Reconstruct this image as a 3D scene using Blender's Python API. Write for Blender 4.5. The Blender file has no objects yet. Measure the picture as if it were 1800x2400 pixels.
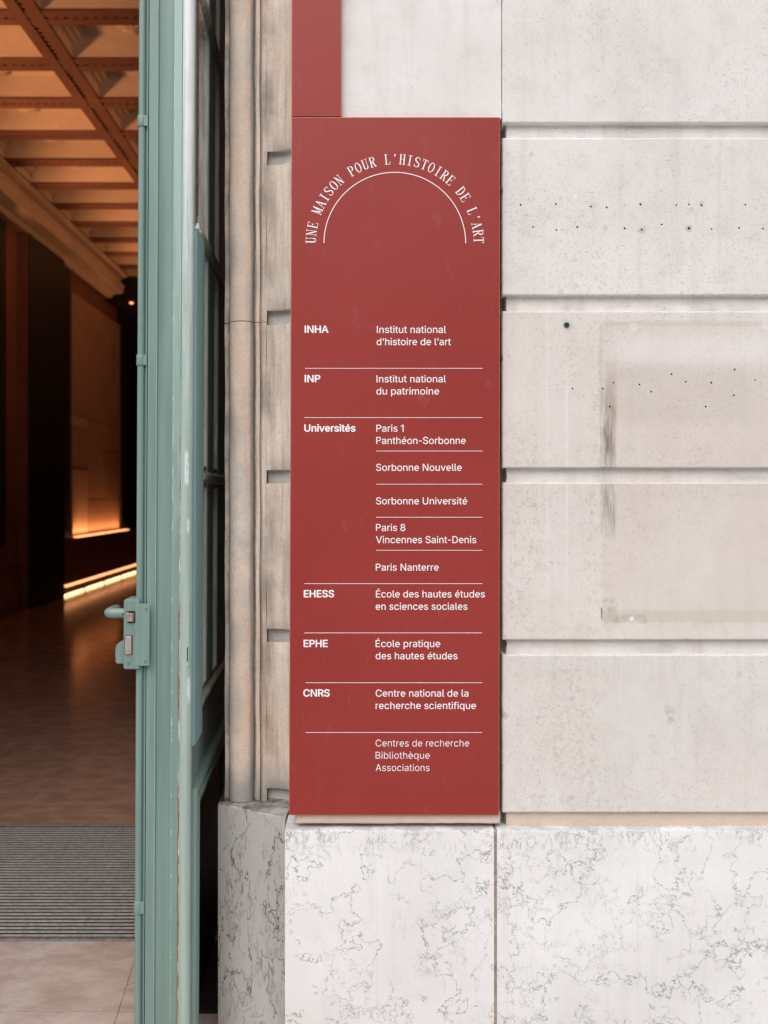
import bpy, bmesh, math, random
from mathutils import Vector, Matrix
random.seed(7)
R = math.radians
SC = bpy.context.scene
COL = SC.collection

# ---------------------------------------------------------------- camera, sky, sun, exposure
F, U0, V0, EYE = 2300.0, 850.0, 1160.0, 1.6      # photograph: focal length and principal point in its own 1800x2400 pixels
cam_d = bpy.data.cameras.new('camera')
cam = bpy.data.objects.new('camera', cam_d)
COL.objects.link(cam)
cam.location = (0, 0, EYE)
cam.rotation_euler = (R(90), 0, 0)
cam_d.sensor_fit = 'VERTICAL'
cam_d.sensor_height = 36
cam_d.sensor_width = 27
cam_d.lens = 36 * F / 2400
cam_d.shift_x = (900 - U0) / 2400
cam_d.shift_y = -(1200 - V0) / 2400
cam_d.clip_start = 0.05
cam_d.clip_end = 500
cam_d.dof.use_dof = True
cam_d.dof.focus_distance = 2.74
cam_d.dof.aperture_fstop = 3.5
SC.camera = cam

SUN_EL, SUN_AZ = 52, -16                           # sun behind the camera, over its left shoulder, veiled
world = bpy.data.worlds.new('World')
SC.world = world
world.use_nodes = True
wn = world.node_tree
sky = wn.nodes.new('ShaderNodeTexSky')
sky.sky_type = 'NISHITA'
sky.sun_disc = False
sky.sun_elevation = R(SUN_EL)
sky.sun_rotation = R(180 - SUN_AZ)
sky.dust_density = 3.0
sky.air_density = 1.0
sky.ozone_density = 1.0
wn.nodes['Background'].inputs[1].default_value = 0.145
wn.links.new(sky.outputs[0], wn.nodes['Background'].inputs[0])

sun_d = bpy.data.lights.new('sun', 'SUN')
sun_d.energy = 1.9
sun_d.angle = R(76)
sun_d.color = (1.0, 0.95, 0.885)
sun = bpy.data.objects.new('sun', sun_d)
COL.objects.link(sun)
to_sun = Vector((math.sin(R(SUN_AZ)) * math.cos(R(SUN_EL)), -math.cos(R(SUN_AZ)) * math.cos(R(SUN_EL)), math.sin(R(SUN_EL))))
sun.rotation_euler = to_sun.to_track_quat('Z', 'Y').to_euler()

SC.view_settings.view_transform = 'Standard'
SC.view_settings.look = 'None'
SC.view_settings.gamma = 1
SC.view_settings.use_curve_mapping = False
SC.view_settings.exposure = 0.14

# ---------------------------------------------------------------- small helpers
def X_(u, Y): return (u - U0) * Y / F
def Z_(v, Y): return EYE - (v - V0) * Y / F

class MB:
    """collects faces of one mesh"""
    def __init__(s): s.v, s.f, s.m = [], [], []
    def face(s, pts, mi=0):
        n = len(s.v); s.v += [tuple(p) for p in pts]; s.f.append(tuple(range(n, n + len(pts)))); s.m.append(mi)
    def grid(s, rows, mi=0, closed=False):
        n = len(s.v); k = len(rows[0])
        for r in rows: s.v += [tuple(p) for p in r]
        for i in range(len(rows) - 1):
            for j in range(k if closed else k - 1):
                j2 = (j + 1) % k
                s.f.append((n + i * k + j, n + i * k + j2, n + (i + 1) * k + j2, n + (i + 1) * k + j)); s.m.append(mi)
    def box(s, x0, x1, y0, y1, z0, z1, mi=0):
        n = len(s.v)
        s.v += [(x, y, z) for z in (z0, z1) for y in (y0, y1) for x in (x0, x1)]
        for q in ((0, 2, 3, 1), (4, 5, 7, 6), (0, 1, 5, 4), (2, 6, 7, 3), (0, 4, 6, 2), (1, 3, 7, 5)):
            s.f.append(tuple(n + i for i in q)); s.m.append(mi)
    def extrude_z(s, prof, z0, z1, mi=0, caps=True):
        """closed plan outline (x, y) drawn up from z0 to z1"""
        n = len(s.v); k = len(prof)
        s.v += [(x, y, z0) for x, y in prof] + [(x, y, z1) for x, y in prof]
        for i in range(k):
            j = (i + 1) % k
            s.f.append((n + i, n + j, n + k + j, n + k + i)); s.m.append(mi)
        if caps:
            s.f.append(tuple(n + i for i in reversed(range(k)))); s.m.append(mi)
            s.f.append(tuple(n + k + i for i in range(k))); s.m.append(mi)
    def extrude_y(s, prof, y0, y1, mi=0):
        """closed outline (x, z) drawn along y"""
        n = len(s.v); k = len(prof)
        s.v += [(x, y0, z) for x, z in prof] + [(x, y1, z) for x, z in prof]
        for i in range(k):
            j = (i + 1) % k
            s.f.append((n + i, n + j, n + k + j, n + k + i)); s.m.append(mi)
        s.f.append(tuple(n + i for i in reversed(range(k)))); s.m.append(mi)
        s.f.append(tuple(n + k + i for i in range(k))); s.m.append(mi)
    def tube(s, p0, p1, r, seg=16, r1=None, mi=0, cap=True):
        p0, p1 = Vector(p0), Vector(p1); d = (p1 - p0).normalized()
        a = d.orthogonal().normalized(); b = d.cross(a)
        r1 = r if r1 is None else r1
        rows = [[p + (a * math.cos(2 * math.pi * i / seg) + b * math.sin(2 * math.pi * i / seg)) * rr for i in range(seg)] for p, rr in ((p0, r), (p1, r1))]
        s.grid(rows, mi, True)
        if cap:
            s.face(rows[0], mi); s.face(rows[1], mi)
    def lathe(s, p0, axis, prof, seg=20, mi=0):
        """profile of (distance along axis, radius)"""
        p0 = Vector(p0); d = Vector(axis).normalized(); a = d.orthogonal().normalized(); b = d.cross(a)
        rows = [[p0 + d * t + (a * math.cos(2 * math.pi * i / seg) + b * math.sin(2 * math.pi * i / seg)) * max(r, 1e-5) for i in range(seg)] for t, r in prof]
        s.grid(rows, mi, True)
    def build(s, name, mats, parent=None, smooth=None, offset=None, bevel=None):
        me = bpy.data.meshes.new(name)
        me.from_pydata(s.v, [], s.f)
        mats = mats if isinstance(mats, (list, tuple)) else [mats]
        for m in mats: me.materials.append(m)
        if len(mats) > 1: me.polygons.foreach_set('material_index', s.m)
        bm = bmesh.new(); bm.from_mesh(me)
        bmesh.ops.remove_doubles(bm, verts=bm.verts, dist=1e-5)
        bmesh.ops.recalc_face_normals(bm, faces=bm.faces)
        bm.to_mesh(me); bm.free()
        if smooth is not None:
            me.shade_smooth(); me.set_sharp_from_angle(angle=R(smooth))
        o = bpy.data.objects.new(name, me); COL.objects.link(o)
        if parent is not None:
            o.parent = parent
            if parent.get('world_coords'):
                o.location = -parent.location
        if bevel:
            md = o.modifiers.new('edge', 'BEVEL'); md.width = bevel; md.segments = 2; md.limit_method = 'ANGLE'; md.angle_limit = R(40)
        return o

def thing(name, label, cat, loc=(0, 0, 0), rot=(0, 0, 0), group=None, world_coords=True):
    o = bpy.data.objects.new(name, None); COL.objects.link(o)
    o.location = loc; o.rotation_euler = rot
    o['label'] = label; o['category'] = cat; o['kind'] = 'thing'
    if group: o['group'] = group
    if world_coords: o['world_coords'] = True      # parts keep their points in scene coordinates
    return o
def structure(o): o['kind'] = 'structure'; return o

# ---------------------------------------------------------------- node helpers
class Mat:
    def __init__(s, name):
        s.m = bpy.data.materials.new(name); s.m.use_nodes = True
        s.t = s.m.node_tree; s.b = s.t.nodes['Principled BSDF']
        s.tc = s.t.nodes.new('ShaderNodeTexCoord'); s.co = s.tc.outputs['Object']
        sp = s.t.nodes.new('ShaderNodeSeparateXYZ'); s.t.links.new(s.co, sp.inputs[0])
        s.x, s.y, s.z = sp.outputs
    def put(s, sock, v):
        if isinstance(v, bpy.types.NodeSocket): s.t.links.new(v, sock)
        elif isinstance(v, (tuple, list)) and sock.type == 'RGBA' and len(v) == 3: sock.default_value = (*v, 1)
        else: sock.default_value = v
    def math(s, op, a, b=0.0, c=None, clamp=False):
        n = s.t.nodes.new('ShaderNodeMath'); n.operation = op; n.use_clamp = clamp
        s.put(n.inputs[0], a); s.put(n.inputs[1], b)
        if c is not None: s.put(n.inputs[2], c)
        return n.outputs[0]
    def mul(s, a, b): return s.math('MULTIPLY', a, b)
    def add(s, a, b): return s.math('ADD', a, b)
    def sub(s, a, b): return s.math('SUBTRACT', a, b)
    def mx(s, a, b): return s.math('MAXIMUM', a, b)
    def scale(s, sc, off=(0, 0, 0), co=None):
        n = s.t.nodes.new('ShaderNodeMapping'); s.put(n.inputs[0], co or s.co)
        n.inputs['Scale'].default_value = sc; n.inputs['Location'].default_value = off
        return n.outputs[0]
    def noise(s, sc, detail=4, rough=0.55, co=None, dist=0.0, col=False):
        n = s.t.nodes.new('ShaderNodeTexNoise'); s.put(n.inputs['Vector'], co or s.co)
        n.inputs['Scale'].default_value = sc; n.inputs['Detail'].default_value = detail
        n.inputs['Roughness'].default_value = rough; n.inputs['Distortion'].default_value = dist
        return n.outputs['Color' if col else 'Fac']
    def voro(s, sc, feature='F1', co=None, rand=1.0, out=0):
        n = s.t.nodes.new('ShaderNodeTexVoronoi'); n.feature = feature; s.put(n.inputs['Vector'], co or s.co)
        n.inputs['Scale'].default_value = sc; n.inputs['Randomness'].default_value = rand
        return n.outputs[out]
    def rng(s, v, a, b, c=0.0, d=1.0, smooth=True):
        n = s.t.nodes.new('ShaderNodeMapRange'); n.interpolation_type = 'SMOOTHSTEP' if smooth else 'LINEAR'
        s.put(n.inputs[0], v)
        for i, q in enumerate((a, b, c, d)): n.inputs[i + 1].default_value = q
        return n.outputs[0]
    def mix(s, f, a, b, mode='MIX'):
        n = s.t.nodes.new('ShaderNodeMix'); n.data_type = 'RGBA'; n.blend_type = mode
        s.put(n.inputs[0], f); s.put(n.inputs[6], a); s.put(n.inputs[7], b)
        return n.outputs[2]
    def warp(s, amount, sc, detail=3, co=None):
        """coordinates pushed about by noise"""
        c = s.noise(sc, detail, 0.6, co, col=True)
        n = s.t.nodes.new('ShaderNodeVectorMath'); n.operation = 'MULTIPLY_ADD'
        s.put(n.inputs[0], c); n.inputs[1].default_value = (amount,) * 3; s.put(n.inputs[2], co or s.co)
        return n.outputs[0]
    def iso(s, v, w, at=0.5):
        """thin line where v crosses a value"""
        return s.rng(s.math('ABSOLUTE', s.sub(v, at)), 0.0, w, 1.0, 0.0)
    def boxm(s, a, a0, a1, sa, b, b0, b1, sb):
        """soft rectangle in two coordinates"""
        m = s.mul(s.rng(a, a0 - sa, a0 + sa), s.rng(a, a1 - sa, a1 + sa, 1, 0))
        return s.mul(m, s.mul(s.rng(b, b0 - sb, b0 + sb), s.rng(b, b1 - sb, b1 + sb, 1, 0)))
    def spot(s, a, b, ca, cb, r, soft):
        d = s.math('SQRT', s.add(s.math('POWER', s.math('ABSOLUTE', s.sub(a, ca)), 2.0), s.math('POWER', s.math('ABSOLUTE', s.sub(b, cb)), 2.0)))
        return s.rng(d, r - soft, r + soft, 1, 0)
    def bump(s, h, strength=0.3, dist=0.002, prev=None):
        n = s.t.nodes.new('ShaderNodeBump'); n.inputs['Strength'].default_value = strength; n.inputs['Distance'].default_value = dist
        s.put(n.inputs['Height'], h)
        if prev is not None: s.put(n.inputs['Normal'], prev)
        return n.outputs[0]
    def done(s, col, rough=0.8, normal=None, metal=0.0, spec=0.5):
        s.put(s.b.inputs['Base Color'], col); s.put(s.b.inputs['Roughness'], rough)
        s.put(s.b.inputs['Metallic'], metal); s.put(s.b.inputs['Specular IOR Level'], spec)
        if normal is not None: s.put(s.b.inputs['Normal'], normal)
        return s.m

# ---------------------------------------------------------------- materials
WY = 2.70                                           # the wall's face
def wx(u): return X_(u, WY)
def wz(v): return Z_(v, WY)

def limestone(name, tint=(1, 1, 1), stains=False, pits=1.0, grey=0.25, streak=0.5, warm=0.0):
    m = Mat(name)
    big = m.noise(2.2, 5, 0.6)
    col = m.mix(m.rng(big, 0.3, 0.7), (0.705, 0.685, 0.645), (0.80, 0.79, 0.765))
    mid = m.noise(14, 6, 0.65, m.warp(0.05, 9))
    col = m.mix(m.mul(m.rng(mid, 0.45, 0.75), 0.35), col, (0.55, 0.50, 0.45))
    wsh = m.noise(1.3, 5, 0.62, m.warp(0.15, 3))
    col = m.mix(m.mul(m.rng(wsh, 0.50, 0.68), 0.30), col, (0.58, 0.51, 0.44))
    col = m.mix(m.mul(m.rng(m.noise(1.7, 5, 0.62, m.scale((1, 1, 1), (5, 8, 3))), 0.52, 0.70), 0.30), col, (0.60, 0.60, 0.59))
    run = m.noise(1.0, 5, 0.6, m.scale((26, 26, 1.6)))
    col = m.mix(m.mul(m.rng(run, 0.48, 0.78), streak * 0.5), col, (0.47, 0.44, 0.41))
    col = m.mix(m.mul(m.rng(m.noise(1.0, 3, 0.5, m.scale((38, 38, 0.9), (3, 1, 2))), 0.62, 0.8), 0.4 * streak), col, (0.80, 0.785, 0.77))
    # the stone's own grain: small darker pores in drifts
    drift = m.rng(m.noise(3.1, 4, 0.6), 0.3, 0.68, 0.15, 1.0)
    pore = m.mul(m.rng(m.noise(175, 3, 0.6), 0.57, 0.70), drift)
    pore2 = m.mul(m.rng(m.noise(74, 4, 0.7), 0.62, 0.72), drift)
    p = m.mx(pore, m.mul(pore2, 0.8))
    col = m.mix(m.mul(p, 0.62 * pits), col, (0.38, 0.325, 0.28))
    sand = m.noise(330, 3, 0.7)
    col = m.mix(m.mul(m.rng(sand, 0.48, 0.72), 0.34 * pits), col, (0.46, 0.41, 0.36))
    sand2 = m.mul(m.rng(m.noise(130, 5, 0.75), 0.52, 0.66), m.rng(m.noise(2.0, 4, 0.6, m.scale((1.6, 1.6, 0.8), (2, 9, 4))), 0.42, 0.66))
    col = m.mix(m.mul(sand2, 0.42 * pits), col, (0.42, 0.355, 0.30))
    fleck = m.rng(m.voro(42, 'F1', m.warp(0.02, 40)), 0.10, 0.16, 1, 0)
    fleck = m.mul(fleck, m.rng(m.noise(8, 2), 0.56, 0.62))
    col = m.mix(m.mul(fleck, 0.4), col, (0.45, 0.42, 0.40))
    if warm: col = m.mix(warm, col, (0.62, 0.47, 0.37))
    if grey:
        g = m.rng(m.noise(5, 5, 0.65, m.scale((1, 1, 4))), 0.5, 0.72)
        col = m.mix(m.mul(g, grey), col, (0.40, 0.42, 0.43))
    if stains:
        wob = m.noise(30, 4, 0.6)
        x = m.add(m.x, m.mul(m.sub(wob, 0.5), 0.012)); z = m.add(m.z, m.mul(m.sub(m.noise(22, 4, 0.6), 0.5), 0.016))
        rag = m.rng(m.noise(1.0, 5, 0.7, m.scale((90, 90, 7))), 0.35, 0.62)
        rag2 = m.rng(m.noise(34, 5, 0.7), 0.35, 0.65)
        def st(mask, colr, amt):
            nonlocal col
            col = m.mix(m.mul(mask, amt), col, colr)
        # the lower courses are a warmer, sandier bed of stone than the upper ones
        bed = m.rng(m.noise(2.3, 5, 0.62), 0.25, 0.65, 0.55, 1.0)
        st(m.mul(bed, m.boxm(m.z, wz(1515), wz(711), .004, m.x, -9, 9, 1)), (0.64, 0.545, 0.465), 0.42)
        st(m.mul(bed, m.boxm(m.z, wz(1920), wz(1517), .004, m.x, -9, 9, 1)), (0.64, 0.555, 0.49), 0.30)
        st(m.mul(bed, m.boxm(m.z, wz(711), wz(-200), .004, m.x, -9, 9, 1)), (0.68, 0.625, 0.57), 0.20)
        grit = m.mul(m.rng(m.noise(95, 6, 0.8), 0.50, 0.64), m.rng(m.noise(1.0, 4, 0.6, m.scale((9, 9, 1.4), (2, 5, 6))), 0.42, 0.60))
        st(m.mul(grit, m.boxm(m.x, wx(1150), wx(1420), .05, m.z, wz(1930), wz(735), .05)), (0.40, 0.33, 0.275), 0.50)
        st(m.mul(m.boxm(x, wx(1410), wx(2300), .010, z, wz(1460), wz(757), .010), m.rng(m.noise(3.4, 5, 0.62), 0.25, 0.62, 0.35, 1.0)), (0.575, 0.485, 0.425), 0.34)
        st(m.boxm(x, wx(1412), wx(2300), .004, z, wz(764), wz(752), .003), (0.52, 0.43, 0.36), 0.34)
        st(m.boxm(x, wx(1404), wx(1412), .002, z, wz(980), wz(755), .01), (0.50, 0.41, 0.33), 0.32)
        st(m.boxm(x, wx(1440), wx(2300), .03, z, wz(848), wz(785), .03), (0.80, 0.78, 0.755), 0.42)
        st(m.boxm(x, wx(1440), wx(1785), .05, z, wz(990), wz(858), .022), (0.53, 0.475, 0.435), 0.34)
        st(m.mul(rag, m.boxm(x, wx(1408), wx(1443), .004, z, wz(1096), wz(930), .06)), (0.20, 0.17, 0.145), 0.95)
        st(m.mul(rag, m.boxm(x, wx(1409), wx(1443), .004, z, wz(1240), wz(1131), .04)), (0.26, 0.22, 0.19), 0.75)
        st(m.boxm(x, wx(1420), wx(1444), .008, z, wz(1020), wz(870), .05), (0.44, 0.36, 0.29), 0.6)
        st(m.mul(rag2, m.boxm(x, wx(1411), wx(1446), .006, z, wz(1462), wz(1405), .012)), (0.30, 0.26, 0.22), 0.62)
        st(m.mul(rag2, m.boxm(x, wx(1440), wx(1515), .004, z, wz(1461), wz(1440), .004)), (0.36, 0.31, 0.26), 0.55)
        st(m.boxm(x, wx(1411), wx(2300), .004, z, wz(1459), wz(1430), .003), (0.55, 0.48, 0.39), 0.42)
        st(m.boxm(x, wx(1409), wx(1412), .0006, z, wz(1450), wz(1425), .004), (0.12, 0.11, 0.10), 0.8)
        st(m.boxm(m.x, wx(1325), wx(1331), .0025, z, wz(1420), wz(860), .08), (0.80, 0.775, 0.75), 0.36)
        st(m.boxm(m.x, wx(1280), wx(1287), .004, z, wz(1390), wz(380), .1), (0.78, 0.755, 0.73), 0.22)
        st(m.boxm(x, wx(1682), wx(1690), .006, z, wz(640), wz(330), .08), (0.56, 0.49, 0.42), 0.30)
        st(m.boxm(x, wx(1495), wx(1503), .006, z, wz(690), wz(560), .06), (0.56, 0.49, 0.42), 0.30)
        for (u, v, r, c, a) in ((1484, 766, 11, (0.86, 0.855, 0.85), .25), (1796, 762, 12, (0.86, 0.855, 0.85), .25), (1351, 1212, 8, (0.66, 0.65, 0.65), .7), (1480, 1451, 4.5, (0.85, 0.87, 0.88), .9),
                                (1339, 1639, 5, (0.47, 0.44, 0.42), .6), (1315, 683, 6, (0.50, 0.47, 0.44), .5), (1600, 685, 5, (0.55, 0.53, 0.52), .6), (1245, 362, 6, (0.48, 0.45, 0.42), .5),
                                (1339, 1868, 6, (0.47, 0.43, 0.41), .5), (1262, 1681, 4, (0.5, 0.45, 0.43), .5), (1292, 1318, 4, (0.47, 0.44, 0.42), .5), (1733, 1580, 8, (0.58, 0.50, 0.48), .5),
                                (1348, 460, 5, (.83, .82, .81), .7)):
            st(m.spot(x, z, wx(u), wz(v), r * .00117, .0022), c, a)
        for (u, v, r) in ((1388, 482, 8), (1464, 485, 9), (1504, 479, 6), (1504, 536, 10), (1418, 533, 6), (1645, 478, 7), (1791, 486, 8), (1620, 492, 5), (1325, 506, 4), (1363, 367, 5), (1567, 1665, 11), (1571, 1688, 10), (1184, 1676, 9), (1388, 1738, 9), (1526, 1730, 8)):
            st(m.mul(rag2, m.spot(x, z, wx(u), wz(v), r * .00117, .004)), (0.33, 0.30, 0.27), 0.55)
        st(m.spot(x, z, wx(1328), wz(762), .014, .014), (0.42, 0.37, 0.34), 0.45)
        st(m.spot(x, z, wx(1614), wz(536), .008, .006), (0.45, 0.18, 0.10), 0.55)
        st(m.mul(rag, m.boxm(x, wx(1180), wx(1420), .05, z, wz(1200), wz(1131), .03)), (0.48, 0.42, 0.37), 0.20)
        st(m.mul(rag, m.boxm(x, wx(1420), wx(2300), .05, z, wz(1165), wz(1131), .02)), (0.48, 0.42, 0.37), 0.18)
        st(m.mul(rag, m.boxm(x, wx(1180), wx(1560), .08, z, wz(1600), wz(1534), .03)), (0.48, 0.43, 0.38), 0.18)
    col = m.mix(1.0, col, tint, 'MULTIPLY')
    nb = m.bump(m.noise(120, 5, 0.7), 0.18, 0.003)
    nb = m.bump(m.sub(1.0, p), 0.35 * pits, 0.003, nb)
    return m.done(col, m.rng(mid, 0.3, 0.7, 0.75, 0.92), nb, spec=0.3)

def veined(name, base, pale, vein, amount=1.0, tall=1.0, grime=0.0, grime_col=(0.2, 0.21, 0.22), more=0.0):
    """pale marble-like limestone with wandering hairline veins"""
    m = Mat(name)
    co = m.scale((1, 1, tall))
    col = m.mix(m.rng(m.noise(3.0, 5, 0.6, co), 0.3, 0.72), base, pale)
    col = m.mix(m.mul(m.rng(m.noise(1.0, 4, 0.6, m.scale((45, 45, 2.2))), 0.5, 0.8), 0.35), col, [c * 0.80 for c in base])
    w = m.warp(0.05, 12, 4, co)
    def vein_at(sc, wd, gsc, g0, g1, off, det=9, rgh=0.62):
        n = m.noise(sc, det, rgh, w)
        g = m.noise(gsc, 4, 0.6, m.scale((1, 1, tall), off))
        return m.mul(m.iso(n, wd), m.rng(g, g0 - more, g1 - more))
    v = m.mul(vein_at(5.0, 0.0052, 2.6, 0.38, 0.50, (0, 0, 0), 8, 0.58), 1.0)
    v = m.mx(v, m.mul(vein_at(9.5, 0.0075, 3.6, 0.46, 0.56, (3, 1, 5), 8, 0.60), 0.9))
    v = m.mx(v, m.mul(vein_at(19, 0.0105, 5.0, 0.48, 0.57, (4, 2, 1), 7, 0.62), 0.62))
    if tall == 1.0:
        drip = m.mul(m.iso(m.noise(1.0, 7, 0.68, m.scale((34, 34, 9))), 0.016), m.mul(m.rng(m.add(m.z, m.mul(m.noise(9, 3), 0.10)), 0.66, 0.70), m.rng(m.noise(6, 3), 0.40, 0.55)))
        v = m.mx(v, m.mul(drip, 0.85))
    blot = m.mul(m.rng(m.noise(30, 6, 0.7), 0.54, 0.70), m.rng(m.noise(4.6, 4, 0.6, m.scale((1, 1, tall), (4, 2, 1))), 0.56, 0.68))
    v = m.mx(v, m.mul(blot, 0.14))
    col = m.mix(m.mul(v, 0.85 * amount), col, vein)
    cloud = m.mul(m.rng(m.noise(5.5, 7, 0.68, w), 0.50, 0.68), 0.13)
    col = m.mix(cloud, col, [c * 0.82 for c in base])
    fossil = m.mul(m.rng(m.voro(16, 'F1', m.warp(0.02, 30)), 0.09, 0.15, 1, 0), m.rng(m.noise(6, 2), 0.60, 0.66))
    col = m.mix(m.mul(fossil, 0.35), col, (0.56, 0.44, 0.34))
    spk = m.mul(m.rng(m.noise(150, 3, 0.6), 0.60, 0.70), 0.4)
    col = m.mix(spk, col, [c * 0.62 for c in base])
    if grime:
        g = m.rng(m.noise(9, 6, 0.7), 0.38, 0.62)
        up = m.t.nodes.new('ShaderNodeNewGeometry'); sn = m.t.nodes.new('ShaderNodeSeparateXYZ'); m.t.links.new(up.outputs['True Normal'], sn.inputs[0])
        col = m.mix(m.mul(m.mul(g, m.rng(sn.outputs[2], 0.4, 0.8)), grime), col, grime_col)
    nb = m.bump(m.sub(m.mul(m.noise(60, 5, 0.65), 0.5), v), 0.30, 0.003)
    return m.done(col, m.rng(m.noise(20, 4), 0.3, 0.7, 0.45, 0.68), nb, spec=0.4)

def weathered(name):
    """door-case stone: warm, streaked with soot and washed pale"""
    m = Mat(name)
    col = m.mix(m.rng(m.noise(3.2, 4, 0.6, m.scale((2, 2, 0.9))), 0.34, 0.66), (0.76, 0.60, 0.485), (0.81, 0.71, 0.62))
    flat_ = m.rng(m.x, -0.325, -0.30, 0.35, 1.0)
    s1 = m.noise(1.0, 6, 0.68, m.scale((70, 70, 2.6)))
    col = m.mix(m.mul(m.mul(m.rng(s1, 0.47, 0.72), 0.60), flat_), col, (0.36, 0.30, 0.25))
    s2 = m.noise(1.0, 5, 0.65, m.scale((95, 95, 3.4), (5, 2, 7)))
    col = m.mix(m.mul(m.mul(m.rng(s2, 0.52, 0.74), 0.55), flat_), col, (0.72, 0.67, 0.60))
    wash = m.rng(m.noise(2.4, 6, 0.65, m.scale((2.2, 2.2, 2.0), (1, 7, 3))), 0.48, 0.64)
    col = m.mix(m.mul(wash, 0.46), col, (0.55, 0.52, 0.48))
    cvm = m.rng(m.x, -0.300, -0.284)
    gr = m.noise(1.0, 7, 0.72, m.scale((30, 30, 3.2), (2, 6, 1)))
    col = m.mix(m.mul(m.mul(m.rng(gr, 0.46, 0.66), cvm), 0.48), col, (0.31, 0.265, 0.22))
    mot = m.noise(9, 7, 0.74)
    col = m.mix(m.mul(m.rng(mot, 0.50, 0.70), 0.32), col, (0.36, 0.335, 0.31))
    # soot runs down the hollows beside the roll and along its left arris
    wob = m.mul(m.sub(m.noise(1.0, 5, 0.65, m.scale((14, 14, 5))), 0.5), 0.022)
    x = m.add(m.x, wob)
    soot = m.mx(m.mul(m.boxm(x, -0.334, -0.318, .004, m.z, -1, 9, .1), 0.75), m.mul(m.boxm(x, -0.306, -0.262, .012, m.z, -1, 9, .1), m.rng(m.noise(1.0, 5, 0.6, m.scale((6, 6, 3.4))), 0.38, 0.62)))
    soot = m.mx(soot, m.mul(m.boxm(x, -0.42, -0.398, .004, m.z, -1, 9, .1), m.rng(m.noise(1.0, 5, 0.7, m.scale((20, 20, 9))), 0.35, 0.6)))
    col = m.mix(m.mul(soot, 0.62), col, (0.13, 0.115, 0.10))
    foot = m.mul(m.rng(m.add(m.z, m.mul(m.noise(16, 4), 0.14)), 0.76, 0.90, 1, 0), 0.75)
    col = m.mix(foot, col, (0.30, 0.30, 0.295))
    for zc in (2.32, 1.78, 1.18, 0.98):
        d = m.boxm(m.add(m.x, m.mul(m.noise(20, 4), 0.04)), -0.42, -0.34, .03, m.add(m.z, m.mul(m.noise(14, 4), 0.12)), zc, zc + 0.11, .05)
        col = m.mix(m.mul(d, 0.5), col, (0.34, 0.335, 0.33))
    grain = m.noise(340, 3, 0.75)
    col = m.mix(m.mul(m.rng(grain, 0.46, 0.70), 0.55), col, (0.26, 0.22, 0.19))
    col = m.mix(m.mul(m.rng(m.noise(260, 4, 0.75, m.scale((1, 1, 1), (9, 4, 2))), 0.54, 0.72), 0.35), col, (0.80, 0.74, 0.67))
    pit = m.rng(m.voro(36, 'F1'), 0.035, 0.06, 1, 0); pit = m.mul(pit, m.rng(m.noise(17, 3), 0.64, 0.68))
    col = m.mix(m.mul(pit, 0.85), col, (0.05, 0.045, 0.04))
    nb = m.bump(m.sub(m.add(m.mul(grain, 0.6), m.mul(m.noise(40, 5, 0.65), 0.8)), pit), 0.32, 0.004)
    return m.done(col, 0.86, nb, spec=0.25)

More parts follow.
